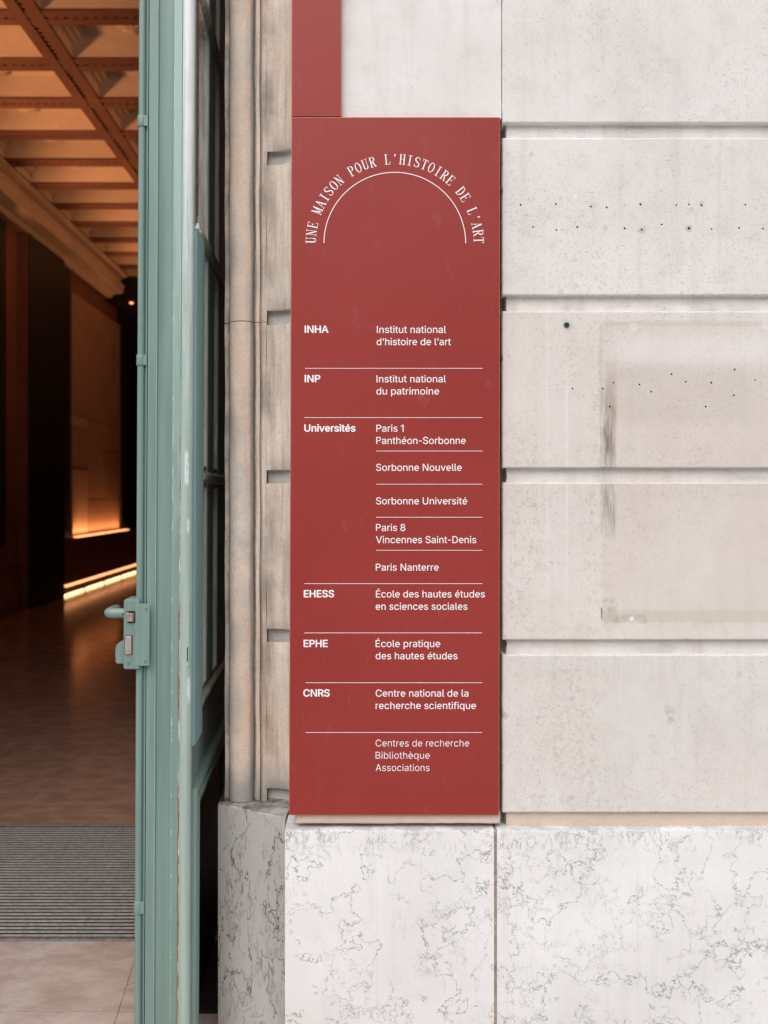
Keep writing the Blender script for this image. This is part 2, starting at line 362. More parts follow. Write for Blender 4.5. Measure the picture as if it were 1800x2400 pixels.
def door_paint(name, col0, chips_glints=0.0, dirty=0.0, rough=0.36, top_sheen=0.0):
    m = Mat(name)
    t = m.noise(1.0, 5, 0.6, m.scale((40, 40, 1.8)))
    col = m.mix(m.rng(t, 0.3, 0.7), [c * 0.89 for c in col0], [min(1, c * 1.10) for c in col0])
    col = m.mix(m.mul(m.rng(m.noise(3.0, 4, 0.6), 0.4, 0.7), 0.22), col, (col0[0] * 0.9, col0[1] * 1.02, col0[2] * 1.07))
    sc = m.rng(m.noise(1.0, 4, 0.7, m.scale((260, 260, 60))), 0.70, 0.76)
    col = m.mix(m.mul(sc, 0.5), col, (0.62, 0.66, 0.64))
    h = m.noise(1.0, 4, 0.6, m.scale((120, 120, 36)))
    if chips_glints:
        # knocks along the arris of the bead: primer and bare wood
        wob = m.mul(m.sub(m.noise(1.0, 6, 0.75, m.scale((60, 60, 24))), 0.5), 0.010)
        line = m.boxm(m.add(m.x, wob), -0.0365, -0.0325, .0012, m.z, -1, 2.6, .4)
        pres = m.rng(m.noise(1.0, 4, 0.65, m.scale((10, 10, 3.2))), 0.34, 0.52)
        low = m.rng(m.z, 1.3, 2.2, 1.0, 0.12)
        ch = m.mul(m.mul(line, pres), low)
        col = m.mix(ch, col, (0.74, 0.74, 0.73))
        wood = m.mul(m.mul(m.boxm(m.add(m.x, wob), -0.0392, -0.0352, .0009, m.z, -1, 2.1, .3), m.rng(m.noise(1.0, 4, 0.65, m.scale((10, 10, 3.6), (2, 5, 9))), 0.44, 0.54)), low)
        col = m.mix(m.mul(wood, 0.9), col, (0.23, 0.085, 0.045))
        e2 = m.mul(m.boxm(m.add(m.x, m.mul(wob, 0.4)), -0.0575, -0.0555, .0006, m.z, -1, 4, .2), m.rng(m.noise(1.0, 4, 0.7, m.scale((10, 10, 24))), 0.54, 0.62))
        col = m.mix(m.mul(e2, 0.6), col, (0.66, 0.69, 0.67))
        for xr_, am in ((-0.1044, 0.75), (-0.1284, 0.7), (-0.0581, 0.35)):  # thin pale lines paint in the glossy highlights of the ridges
            rg = m.mul(m.boxm(m.add(m.x, m.mul(wob, 0.12)), xr_ - 0.0007, xr_ + 0.0007, .0004, m.z, -1, 9, .2), m.rng(m.noise(1.0, 5, 0.7, m.scale((10, 10, 14), (xr_ * 90, 0, 3))), 0.22, 0.45))
            col = m.mix(m.mul(rg, am), col, (0.58, 0.68, 0.64))
        pale = m.mul(m.boxm(m.x, -0.0575, -0.0355, .001, m.z, -1, 9, .2), m.rng(m.add(m.z, m.mul(m.sub(m.noise(1.0, 5, 0.7, m.scale((110, 110, 6))), 0.5), 2.0)), 1.2, 2.6))  # strip beside the bead paler toward its top: sky light painted in
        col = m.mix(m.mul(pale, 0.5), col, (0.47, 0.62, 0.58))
        fl = m.mul(m.boxm(m.x, -0.056, -0.036, .002, m.z, -1, 4, .2), m.rng(m.noise(1.0, 4, 0.75, m.scale((190, 190, 110))), 0.66, 0.72))
        col = m.mix(m.mul(fl, 0.7), col, (0.66, 0.70, 0.68))
        for (x0, x1, z0, z1) in ((-0.022, -0.010, 1.63, 1.72), (-0.016, -0.008, 1.495, 1.53), (-0.012, -0.004, 1.02, 1.09)):
            sm = m.mul(m.boxm(m.add(m.x, m.mul(wob, 0.5)), x0, x1, .002, m.z, z0, z1, .008), m.rng(m.noise(1.0, 4, 0.7, m.scale((300, 300, 60))), 0.38, 0.5))
            col = m.mix(m.mul(sm, 0.8), col, (0.74, 0.77, 0.80))
    if top_sheen:
        st = m.rng(m.add(m.z, m.mul(m.sub(m.noise(1.0, 5, 0.7, m.scale((150, 150, 5))), 0.5), 2.6)), 1.7, 3.1)  # bright top of the bead painted in: streaky white sky highlight fading downward
        col = m.mix(m.mul(st, top_sheen), col, (0.80, 0.81, 0.79))
    if dirty:
        d = m.rng(m.noise(1.0, 6, 0.7, m.scale((45, 45, 5))), 0.40, 0.64)
        col = m.mix(m.mul(d, dirty), col, (0.16, 0.11, 0.075))
        d2 = m.rng(m.noise(1.0, 5, 0.7, m.scale((80, 80, 6), (1, 3, 8))), 0.57, 0.68)
        col = m.mix(m.mul(d2, dirty * 0.8), col, (0.55, 0.48, 0.38))
    nb = m.bump(m.add(h, m.mul(m.noise(30, 4), 0.5)), 0.38, 0.002)
    return m.done(col, m.rng(t, 0.3, 0.7, rough - 0.05, rough + 0.12), nb)

def hall_stone(name, c0, c1, joints=None, rough=0.6):
    m = Mat(name)
    col = m.mix(m.rng(m.noise(2.0, 5, 0.6), 0.3, 0.7), c0, c1)
    col = m.mix(m.mul(m.rng(m.noise(24, 5, 0.7), 0.5, 0.75), 0.4), col, [c * 0.7 for c in c0])
    return m.done(col, rough, m.bump(m.noise(40, 4), 0.15, 0.004))

def plain(name, col, rough=0.5, metal=0.0, var=0.12, sc=20, emit=None, es=0.0):
    m = Mat(name)
    c = m.mix(m.rng(m.noise(sc, 5, 0.65), 0.3, 0.7), [x * (1 - var) for x in col], [min(1, x * (1 + var)) for x in col])
    m.done(c, m.rng(m.noise(sc * 2, 4), 0.3, 0.7, max(0.02, rough - 0.07), min(1, rough + 0.07)), m.bump(m.noise(sc * 5, 4), 0.08, 0.001), metal)
    if emit:
        m.put(m.b.inputs['Emission Color'], emit); m.b.inputs['Emission Strength'].default_value = es
    return m.m

def sign_paint(name):
    m = Mat(name)
    col = m.mix(m.rng(m.noise(1.6, 3, 0.5), 0.3, 0.7), (0.278, 0.032, 0.026), (0.308, 0.039, 0.032))
    dust = m.mul(m.rng(m.voro(85, 'F1', m.warp(0.02, 50)), 0.045, 0.085, 1, 0), m.rng(m.noise(60, 2), 0.55, 0.62))
    sm = m.rng(m.noise(1.0, 5, 0.7, m.scale((30, 30, 12))), 0.58, 0.75)
    col = m.mix(m.mul(dust, 0.45), col, (0.62, 0.42, 0.38))
    col = m.mix(m.mul(sm, 0.07), col, (0.55, 0.35, 0.32))
    rub = m.mul(m.rng(m.noise(1.0, 6, 0.75, m.scale((60, 60, 60), (2, 2, 2))), 0.56, 0.74), m.rng(m.noise(2.6, 3), 0.45, 0.65))
    col = m.mix(m.mul(rub, 0.10), col, (0.62, 0.44, 0.40))
    nb = m.bump(m.noise(420, 2, 0.5), 0.10, 0.0006)
    return m.done(col, m.rng(sm, 0, 1, 0.40, 0.50), nb, spec=0.28)

def floor_stone(name, tint=(1, 1, 1), joint=0.6):
    m = Mat(name)
    w = m.warp(0.10, 6, 5, m.scale((1, 1.6, 1)))
    col = m.mix(m.rng(m.noise(7, 6, 0.65, w), 0.32, 0.68), (0.385, 0.295, 0.25), (0.515, 0.435, 0.39))
    col = m.mix(m.mul(m.rng(m.noise(30, 5, 0.7, w), 0.55, 0.72), 0.5), col, (0.33, 0.27, 0.23))
    col = m.mix(m.mul(m.rng(m.noise(18, 5, 0.7, m.scale((1, 1, 1), (3, 3, 3))), 0.60, 0.72), 0.28), col, (0.62, 0.57, 0.53))
    spk = m.mul(m.rng(m.noise(70, 3, 0.7), 0.66, 0.73), m.rng(m.noise(5, 3), 0.5, 0.62))
    col = m.mix(m.mul(spk, 0.75), col, (0.10, 0.12, 0.12))
    wob = m.mul(m.sub(m.noise(40, 4, 0.7), 0.5), 0.010)
    cr = m.add(m.add(m.x, wob), m.add(0.757, m.mul(m.sub(m.y, 3.04), 0.082)))
    crack = m.mul(m.rng(m.math('ABSOLUTE', cr), 0.0006, 0.0016, 1, 0), m.rng(m.y, 3.33, 3.40, 1, 0))
    cr2 = m.add(m.add(m.y, wob), m.add(-3.20, m.mul(m.add(m.x, 0.78), -0.5)))
    crack2 = m.mul(m.rng(m.math('ABSOLUTE', cr2), 0.0006, 0.0016, 1, 0), m.mul(m.rng(m.x, -0.772, -0.768), m.rng(m.x, -0.72, -0.70, 1, 0)))
    ct = m.mx(crack, crack2)
    col = m.mix(m.mul(ct, 0.9), col, (0.06, 0.055, 0.05))
    # slab joints further into the hall
    jy = m.math('FRACT', m.mul(m.sub(m.y, 0.02), 1 / 1.20)); jx = m.math('FRACT', m.mul(m.add(m.x, 20.35), 1 / 1.20))
    j = m.mul(m.mx(m.rng(m.math('ABSOLUTE', m.sub(jy, 0.5)), 0.0012, 0.0030, 1, 0), m.rng(m.math('ABSOLUTE', m.sub(jx, 0.5)), 0.0012, 0.0030, 1, 0)), m.rng(m.y, 4.8, 4.9))
    col = m.mix(m.mul(j, joint), col, (0.16, 0.13, 0.11))
    inner = m.rng(m.y, 4.74, 4.76)      # browner beyond the mat: fading daylight put into the floor colour
    col = m.mix(inner, col, m.mix(1.0, col, tint, 'MULTIPLY'))
    return m.done(col, m.rng(m.noise(12, 5, 0.65), 0.3, 0.7, 0.11, 0.22), m.bump(m.sub(m.noise(50, 4), m.mul(ct, 2)), 0.04, 0.002), spec=0.6)

M_WALL = limestone('limestone', stains=True, grey=0.0)
M_PIL = limestone('smooth_limestone', tint=(1.02, 1.02, 1.02), pits=0.45, grey=0.16, streak=0.45)
M_BAND = limestone('grooved_limestone', tint=(1.05, 1.035, 1.02), pits=0.5, grey=0.50, streak=0.8)
M_BEIGE = limestone('beige_limestone', tint=(0.97, 0.87, 0.78), pits=0.6, grey=0.12, streak=0.7, warm=0.30)
M_CEM = plain('grey_cement', (0.46, 0.45, 0.43), 0.9, var=0.3, sc=30)
M_PLINTH = veined('veined_limestone', (0.685, 0.675, 0.655), (0.775, 0.77, 0.76), (0.075, 0.063, 0.047), 0.85, 1.0, grime=0.6, grime_col=(0.36, 0.37, 0.37))
M_BASE = veined('grey_veined_limestone', (0.43, 0.415, 0.39), (0.52, 0.51, 0.485), (0.035, 0.032, 0.027), 1.15, 0.38, grime=0.95, grime_col=(0.085, 0.09, 0.10), more=0.06)
M_JAMB = weathered('weathered_limestone')
M_NOTCH = limestone('sooty_limestone', tint=(0.84, 0.83, 0.80), pits=0.6, grey=0.7, streak=1.0)
M_SIGN = sign_paint('red_lacquer')
M_SIGNEDGE = plain('red_edge_highlight', (0.46, 0.12, 0.09), 0.35, var=0.08)  # lighter red puts the bevel highlight of the sheet edge into the colour
M_WHITE = plain('white_vinyl', (0.93, 0.93, 0.93), 0.5, var=0.01)
GREEN = (0.188, 0.285, 0.250)
M_DOOR = door_paint('green_paint', GREEN)
M_DOORCHIP = door_paint('chipped_green_paint', GREEN, chips_glints=1.0)
M_BEAD = door_paint('pale_green_paint', (0.36, 0.46, 0.40), chips_glints=1.0, rough=0.26, top_sheen=0.85)
M_STRIP = door_paint('blue_green_paint', (0.215, 0.365, 0.36), chips_glints=1.0)
M_DOORDIRT = door_paint('dirty_green_paint', (0.42, 0.46, 0.38), dirty=0.6, rough=0.5)
M_DOORPALE = door_paint('lit_face_green_paint', (0.90, 0.88, 0.78), dirty=0.36, rough=0.6)  # door green made pale: light on the street-facing mouldings put into the colour
M_DOORFACE = door_paint('gap_light_green_paint', (0.36, 0.48, 0.44), dirty=0.25, rough=0.5)  # green lightened to stand for daylight reaching into the door gap
M_BRASS = plain('worn_brass', (0.62, 0.45, 0.36), 0.34, 0.85, var=0.2, sc=120)
M_STEEL = plain('pale_steel', (0.66, 0.56, 0.50), 0.36, 0.8, var=0.12, sc=90)
M_DARK = plain('dark_slot', (0.012, 0.011, 0.011), 0.8)
M_WOOD = plain('bare_red_wood', (0.20, 0.075, 0.045), 0.75, var=0.4, sc=60)
M_COPPER = plain('green_copper', (0.05, 0.13, 0.10), 0.7, 0.2, var=0.5, sc=200)
M_FLOOR = floor_stone('polished_stone_floor', (0.74, 0.56, 0.48), 0.35)
M_PAVE = hall_stone('pavement_stone', (0.42, 0.41, 0.39), (0.52, 0.51, 0.49), rough=0.85)
M_HALL = hall_stone('hall_stone', (0.21, 0.095, 0.072), (0.27, 0.125, 0.095))
M_CEIL = hall_stone('ceiling_plaster', (0.58, 0.49, 0.40), (0.66, 0.57, 0.47), rough=0.85)
M_RIB = hall_stone('shaded_rib_plaster', (0.19, 0.092, 0.066), (0.22, 0.110, 0.080), rough=0.85)  # plaster darkened: shade on the downward rib faces put into the colour
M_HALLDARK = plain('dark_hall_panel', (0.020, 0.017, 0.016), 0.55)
M_MATBAR = plain('grey_mat_strip', (0.30, 0.275, 0.265), 0.75, var=0.25, sc=50)
M_MATGAP = plain('black_mat_gap', (0.010, 0.010, 0.011), 0.9)
M_MATRIM = plain('mat_rim_aluminium', (0.24, 0.25, 0.26), 0.5, 0.6, var=0.3, sc=60)
M_LED = plain('warm_light_strip', (0.9, 0.7, 0.5), 0.5, emit=(1.0, 0.50, 0.22), es=4.0)
M_LEDDIM = plain('dim_warm_light_strip', (0.9, 0.6, 0.4), 0.5, emit=(1.0, 0.40, 0.16), es=2.0)

def glass_mat():
    m = Mat('dusty_glass')
    t = m.t; out = t.nodes['Material Output']
    tr = t.nodes.new('ShaderNodeBsdfTransparent'); tr.inputs[0].default_value = (0.45, 0.52, 0.48, 1)
    mixn = t.nodes.new('ShaderNodeMixShader')
    m.done(m.mix(m.rng(m.noise(1.0, 5, 0.7, m.scale((30, 30, 4))), 0.4, 0.7), (0.05, 0.06, 0.055), (0.13, 0.13, 0.11)), 0.12)
    mixn.inputs[0].default_value = 0.55
    t.links.new(tr.outputs[0], mixn.inputs[1]); t.links.new(m.b.outputs[0], mixn.inputs[2]); t.links.new(mixn.outputs[0], out.inputs[0])
    return m.m
M_GLASS = glass_mat()

# ================================================================ ground and floors
b = MB(); b.box(-60, 60, -80, 2.2, -0.5, -0.16); b.box(-60, 60, 2.2, 60, -0.5, -0.16)
structure(b.build('pavement', M_PAVE))
b = MB(); b.box(-3.2, 0.2, 2.05, 3.036, -0.16, 0.0)
structure(b.build('doorstep', M_FLOOR))
b = MB(); b.box(-5.2, 5.2, 3.040, 26, -0.16, 0.0)
structure(b.build('hall_floor', M_FLOOR))

across = thing('sky_block_building', 'unseen plain stone building added across the street to block low sky light', 'building', (0, -18, -0.16))  # unseen building put in to hold back light from the low sky
M_FAR = hall_stone('far_stone', (0.40, 0.37, 0.33), (0.48, 0.45, 0.41))
b = MB(); b.box(-30, 30, -26, -18, -0.16, 8.4); b.build('wall', M_FAR, across)
b = MB(); b.box(-30.2, 30.2, -26.2, -17.6, 8.41, 8.9); b.build('cornice', M_FAR, across, bevel=0.1)
b = MB(); b.box(-0.7, 0.7, -0.06, 0.10, 0, 2.2); wf = b.build('window', plain('white_frame', (0.7, 0.7, 0.68), 0.5), across)
b = MB(); b.box(-0.6, 0.6, 0.101, 0.11, 0.1, 2.1); wp = b.build('window_pane', plain('dark_glass', (0.03, 0.035, 0.04), 0.1), wf); wp.location = (0, 0, 0)
for i in range(20):
    o = wf if i == 0 else wf.copy()
    if i: COL.objects.link(o); q = wp.copy(); COL.objects.link(q); q.parent = o
    o.location = Vector((-27 + (i % 10) * 6, -18.0, 1.0 if i < 10 else 4.9)) - across.location

# ================================================================ facade wall of rusticated courses
GROOVES = [(-135, -97), (288, 323), (692, 729), (1097, 1131), (1500, 1534), (1905, 1945)]   # top and bottom edge of each groove
def rough_edge(x0, x1, z0, z1, step=0.012, jit=0.0006):
    pts = []
    def run(a, c):
        n = max(2, int((Vector(c) - Vector(a)).length / step)); d = (Vector(c) - Vector(a)); nrm = Vector((-d.y, d.x)).normalized()
        low = 0.0
        for i in range(n):
            t = i / n; low = low * 0.8 + random.uniform(-1, 1) * jit * 0.6
            k = low + random.uniform(-1, 1) * jit * 0.5
            if random.random() < 0.012: k += jit * 4
            pts.append(Vector(a) + d * t + nrm * (k if i else 0))
    run((x0, z0), (x1, z0)); run((x1, z0), (x1, z1)); run((x1, z1), (x0, z1)); run((x0, z1), (x0, z0))
    return pts
def stone(x0, x1, z0, z1, yf, yb, c=0.004, jit=0.0006):
    """a dressed block: slightly worn outline with a softened arris"""
    m = MB(); o = rough_edge(x0, x1, z0, z1, jit=jit)
    cx, cz = (x0 + x1) / 2, (z0 + z1) / 2
    def inset(d): return [Vector((min(max(p.x, x0 + d) if d else p.x, x1 - d) if d else p.x, min(max(p.y, z0 + d), z1 - d) if d else p.y)) for p in o]
    rows = [[(p.x, yb, p.y) for p in o], [(p.x, yf + c, p.y) for p in o],
            [(p.x, yf + c * 0.3, p.y) for p in inset(c * 0.35)], [(p.x, yf, p.y) for p in inset(c)]]
    m.grid(rows, 0, True); m.face(rows[-1]); m.face(rows[0])
    return m
facade = thing('facade_wall', 'pale limestone wall of large grooved blocks with drill holes and stains', 'wall', (1.2, 2.75, 0))
HOLES = [  # u, v, radius in photo pixels
    (1220, 480, 2.2), (1303, 478, 2.4), (1385, 484, 2.2), (1422, 486, 2.3), (1501, 479, 2.4), (1585, 481, 2.0), (1615, 479, 2.0), (1644, 481, 2.4), (1747, 480, 2.0),
    (1249, 532, 2.0), (1304, 539, 2.0), (1353, 532, 2.4), (1464, 535, 2.4), (1504, 538, 2.4), (1551, 526, 2.2), (1615, 535, 2.8), (1668, 537, 1.8), (1732, 534, 2.2), (1788, 536, 2.2),
    (1342, 911, 1.9), (1413, 911, 2.1), (1438, 897, 1.8), (1499, 901, 2.0), (1526, 918, 2.0), (1574, 877, 2.2), (1607, 895, 2.0), (1667, 897, 2.3), (1720, 926, 2.1), (1722, 866, 2.3), (1770, 891, 1.9), (1429, 953, 2.4), (1654, 953, 2.3)]
dg = None
def drill(o, spots, y):
    c = MB()
    for u, v, r in spots:
        rr = r * y / F
        c.tube((X_(u, y), y - 0.02, Z_(v, y)), (X_(u, y), y + 0.022, Z_(v, y)), rr, 10)
    co = c.build('drill_cutter', M_DARK)  # near-black lining stands for the shade inside the drilled holes
    md = o.modifiers.new('drill', 'BOOLEAN'); md.operation = 'DIFFERENCE'; md.object = co; md.solver = 'EXACT'; md.material_mode = 'TRANSFER'
    me = bpy.data.meshes.new_from_object(o.evaluated_get(bpy.context.evaluated_depsgraph_get()))
    o.modifiers.clear(); o.data = me
    bpy.data.objects.remove(co)
zs = [(GROOVES[i][1], GROOVES[i + 1][0]) for i in range(5)]
for (va, vb) in zs:
    for (x0, x1) in ((X_(1177.5, WY), 1.42), (1.424, 2.9)):
        k = (va + vb) * 0.0004
        o = stone(x0 + random.uniform(-.0006, .0006), x1, wz(vb), wz(va), WY, 2.80).build('stone_block', M_WALL, facade)
        if x0 < 1:
            sp = [h for h in HOLES if va < h[1] < vb]
            if sp: drill(o, sp, WY)
for (x0, x1) in ((X_(1177.5, WY), 1.42), (1.424, 2.9)):
    stone(x0, x1, wz(-135), 6.4, WY, 2.80).build('stone_block', M_WALL, facade)
for i, (va, vb) in enumerate(GROOVES):
    yb = 2.719 if i < 5 else 2.712
    xb = X_(1186, yb)
    m = stone(xb, 2.9, Z_(vb + 12, yb), Z_(va - 12, yb), yb, 2.79, c=0.003)
    m.build('groove_stone', M_BEIGE if i == 5 else M_BAND, facade)
b = MB(); b.box(0.33, 2.9, 2.785, 3.94, 0.0, 6.4); b.build('wall_core', M_CEM, facade)
# pilaster carrying the sign: tall smooth stones with the same grooves
YP = 2.706
stone(-0.196, X_(1176, WY), Z_(278, 2.703), 3.05, 2.703, 2.80, c=0.002).build('smooth_stone', M_PIL, facade)
stone(-0.196, X_(1176, WY), 3.053, 6.4, 2.703, 2.80, c=0.002).build('smooth_stone', M_PIL, facade)
for i in range(1, 5):
    va, vb = GROOVES[i][1], GROOVES[i + 1][0]
    stone(-0.196, X_(1170, YP), Z_(vb, YP), Z_(va, YP), YP, 2.80).build('smooth_stone', M_BEIGE, facade)
stone(X_(693, 2.694), X_(1173, 2.694), Z_(1931, 2.694), Z_(1905, 2.694), 2.694, 2.80, c=0.005, jit=0.0009).build('base_ledge', M_BEIGE, facade)
b = MB(); b.box(-0.19, 0.41, 2.765, 2.80, 0.66, 6.4); b.build('joint_mortar', M_CEM, facade)
# bronze sleeve left in the wall
b = MB(); cx, cz = wx(1328), wz(762)
b.lathe((cx, WY + 0.004, cz), (0, -1, 0), [(0, 0.0085), (0.0055, 0.0080), (0.0068, 0.0066), (0.0062, 0.0050), (-0.002, 0.0044)], 18)
sl = b.build('metal_sleeve', M_COPPER, facade, 40)
b = MB(); b.lathe((cx, WY, cz), (0, -1, 0), [(0.0012, 0.0046), (0.0014, 0.0)], 14); b.build('sleeve_bore', M_DARK, facade)

# the wall behind and around: inside of the door-case, lintel, far side of the opening
b = MB(); b.box(-0.33, 0.33, 3.02, 3.94, 0.0, 6.4); b.build('reveal', M_JAMB, facade)
b = MB(); b.box(-5.6, -0.4143, 3.0, 3.94, 4.25, 6.4); b.build('lintel', M_JAMB, facade)
b = MB(); b.box(-5.6, -3.0, 2.72, 3.94, -0.1, 4.25); b.build('opposite_pier', M_JAMB, facade)

# ================================================================ plinth
plinth = thing('stone_plinth', 'veined white limestone plinth under the grooved wall and red sign', 'plinth', (0.8, 2.7, 0))
zt = Z_(1945, 2.68)
def plinth_block(x0, x1):
    m = MB(); yf, yb = 2.68, 2.80; n = max(4, int((x1 - x0) / 0.012)); rows = []
    jt = [random.uniform(-1, 1) for _ in range(n + 1)]
    low = 0
    for i in range(n + 1):
        low = low * 0.75 + jt[i] * 0.25
        x = x0 + (x1 - x0) * i / n; c = 0.0035 + abs(low) * 0.006
        rows.append([(x, yf, -0.16), (x, yf, zt - c * 1.6), (x, yf + c * 0.45, zt - c * 0.5), (x, yf + c * 1.5, zt), (x, yb, zt + 0.002), (x, yb, -0.16)])
    m.grid(rows); m.face(rows[0]); m.face(rows[-1])
    return m
xj = X_(1161.5, 2.68)
plinth_block(X_(668, 2.68), xj - 0.0042).build('plinth_block', M_PLINTH, plinth, 30)
plinth_block(xj + 0.0042, 1.55).build('plinth_block', M_PLINTH, plinth, 30)
plinth_block(1.556, 2.9).build('plinth_block', M_PLINTH, plinth, 30)
b = MB(); b.box(-0.19, 2.88, 2.688, 2.79, -0.16, zt - 0.004); b.build('joint_mortar', plain('brown_joint', (0.40, 0.33, 0.27), 0.9, var=0.3, sc=60), plinth)

# ================================================================ moulded stone door-case
jamb = thing('door_jamb', 'weathered stone door case with round roll and hollow moulding beside the green door', 'door jamb', (-0.32, 2.92, 0))
plan = [(-0.4295, 2.914), (-0.2202, 2.783), (-0.205, 2.775), (-0.205, 3.02), (-0.4262, 3.02)]
m = MB(); k = 26; rows = []
front = [Vector(plan[0]).lerp(Vector(plan[1]), i / k) for i in range(k + 1)]
nf = Vector((-0.131, -0.2093)).normalized()
top = [random.uniform(-1, 1) for _ in range(k + 1)]
ring0, ring1, ring2 = [], [], []
for i, p in enumerate(front):
    c = 0.003 + abs(top[i]) * 0.003
    q = p - nf * c * 1.4
    ring0.append((p.x, p.y, -0.16)); ring1.append((p.x, p.y, zt - c)); ring2.append((q.x, q.y, zt + 0.001))
m.grid([ring0, ring1, ring2])
back = [(-0.205, 3.02), (-0.4262, 3.02)]
m.face([(x, y, zt + 0.004) for x, y in reversed(back)] + list(ring2))
m.face([ring0[0], ring1[0], ring2[0], (-0.4262, 3.02, zt + 0.004), (-0.4262, 3.02, -0.16)])
m.face([ring0[-1], ring1[-1], ring2[-1], (-0.205, 3.02, zt + 0.004), (-0.205, 3.02, -0.16)])
m.face([(-0.205, 3.02, zt + 0.004), (-0.4262, 3.02, zt + 0.004), (-0.4262, 3.02, -0.16), (-0.205, 3.02, -0.16)])
m.build('base_block', M_BASE, jamb)
# plan of roll and fillets
roll = [(-0.4143, 3.018), (-0.4143, 2.953), (-0.4030, 2.950), (-0.4005, 2.954)]
for i in range(15):
    a = math.pi - math.pi * i / 14
    roll.append((-0.3625 + 0.0368 * math.cos(a), 2.946 - 0.0375 * math.sin(a)))
roll += [(-0.3235, 2.960), (-0.3205, 2.960), (-0.3190, 2.934), (-0.3075, 2.931), (-0.3062, 2.944), (-0.3030, 2.944), (-0.3020, 2.930), (-0.298, 2.9245), (-0.292, 2.9235), (-0.2862, 2.926), (-0.2862, 3.018)]
zj = Z_(755, 2.93)
for (z0, z1) in ((zt + 0.003, zj - 0.0012), (zj + 0.0012, 3.6), (3.603, 6.3)):
    m = MB()
    nn = max(2, int((z1 - z0) / 0.05)); rows = []
    for i in range(nn + 1):
        z = z0 + (z1 - z0) * i / nn
        rows.append([(x + 0.0009 * math.sin(z * 17 + x * 60) * (1 if y < 3 else 0), y + 0.0009 * math.sin(z * 11 + x * 90), z) for x, y in roll])
    m.grid(rows, 0, True); m.face(rows[0]); m.face(rows[-1])
    m.build('roll_moulding', M_JAMB, jamb, 35)
m = MB(); m.extrude_z([(-0.41, 3.01), (-0.41, 2.962), (-0.33, 2.962), (-0.33, 2.952), (-0.293, 2.95), (-0.293, 3.01)], zt, 6.0); m.build('joint_mortar', M_CEM, jamb)
cove = []
for i in range(15):
    t = math.pi / 2 * i / 14
    cove.append((-0.286 + 0.088 * math.sin(t), 2.926 - 0.066 * (1 - math.cos(t))))
edges = [(zt + 0.035, None)]
bz = [wz(g) for p in GROOVES for g in p]
for i in range(6):
    ztop = 6.3 if i == 0 else wz(GROOVES[i - 1][1]); 
    z1 = wz(GROOVES[0][0]) if False else None
def cove_block(z0, z1):
    m = MB(); pr = cove + [(-0.196, 2.70), (-0.19, 2.70), (-0.19, 2.935)]
    nn = max(2, int((z1 - z0) / 0.04)); rows = []
    zz = [z0, z0 + 0.003] + [z0 + (z1 - z0) * i / nn for i in range(1, nn)] + [z1 - 0.003, z1]
    for j, z in enumerate(zz):
        e = 0.0025 if j in (0, len(zz) - 1) else 0.0
        rows.append([(x - (e if x > -0.28 and y < 2.925 else 0) * 0 + 0.0008 * math.sin(z * 23 + x * 50), y + (e if y < 2.925 else 0) + 0.0008 * math.sin(z * 13 + x * 70), z) for x, y in pr])
    m.grid(rows, 0, True); m.face(rows[0]); m.face(rows[-1])
    m.build('hollow_moulding', M_JAMB, jamb, 40)
lims = [6.3] + [wz(g) for p in GROOVES for g in p]
for i in range(6):
    cove_block(lims[2 * i + 1], lims[2 * i])
m = MB(); rec = [(-0.285, 2.958)]
for i in range(11):
    t = math.pi / 2 * i / 10
    rec.append((-0.284 + 0.086 * math.sin(t), 2.950 - 0.064 * (1 - math.cos(t))))
rec += [(-0.196, 3.01), (-0.285, 3.01)]
m.extrude_z(rec, zt, 6.2); m.build('recessed_joint', M_NOTCH, jamb, 40)

m = MB(); m.box(-0.62, -0.34, 3.025, 3.93, 0.0006, 0.004); m.build('gap_shade_sheet', M_HALLDARK, jamb)  # dark sheet added to stand for deep shade on the gap's floor

# ================================================================ red sign
YS = 2.683
def S(u, v, y=YS): return (X_(u, y), y, Z_(v, y))
def panel(c, name, parent):
    """a folded sheet panel from four corners TL TR BR BL, returns bent back to the wall"""
    m = MB(); e = 1.6
    cx = sum(p[0] for p in c) / 4; cy = sum(p[1] for p in c) / 4
    def shr(d): return [(u + (d if u < cx else -d), v + (d if v < cy else -d)) for u, v in c]
    rows = [[(X_(u, YS), 2.7015, Z_(v, YS)) for u, v in c], [(X_(u, YS), YS + 0.0022, Z_(v, YS)) for u, v in c],
            [(X_(u, YS), YS + 0.0006, Z_(v, YS)) for u, v in shr(0.6)], [(X_(u, YS), YS, Z_(v, YS)) for u, v in shr(1.9)]]
    m.grid(rows[:2], 1, True); m.grid(rows[1:3], 1, True); m.grid(rows[2:], 1, True); m.face(rows[-1], 0)
    return m.build(name, [M_SIGN, M_SIGNEDGE], parent)
sign = thing('directory_sign', 'tall red wall sign listing institutes in white with arched lettering', 'sign', (X_(925, YS), YS, Z_(1911, YS)))
panel([(683, 274), (1172, 274), (1170.5, 1911), (677, 1911)], 'panel', sign)
strip = thing('red_strip', 'narrow plain red strip running up the wall from the top of the sign', 'sign', (X_(740, YS), YS, Z_(272, YS)))
panel([(684, -420), (800, -420), (800, 272), (683, 272)], 'panel', strip)

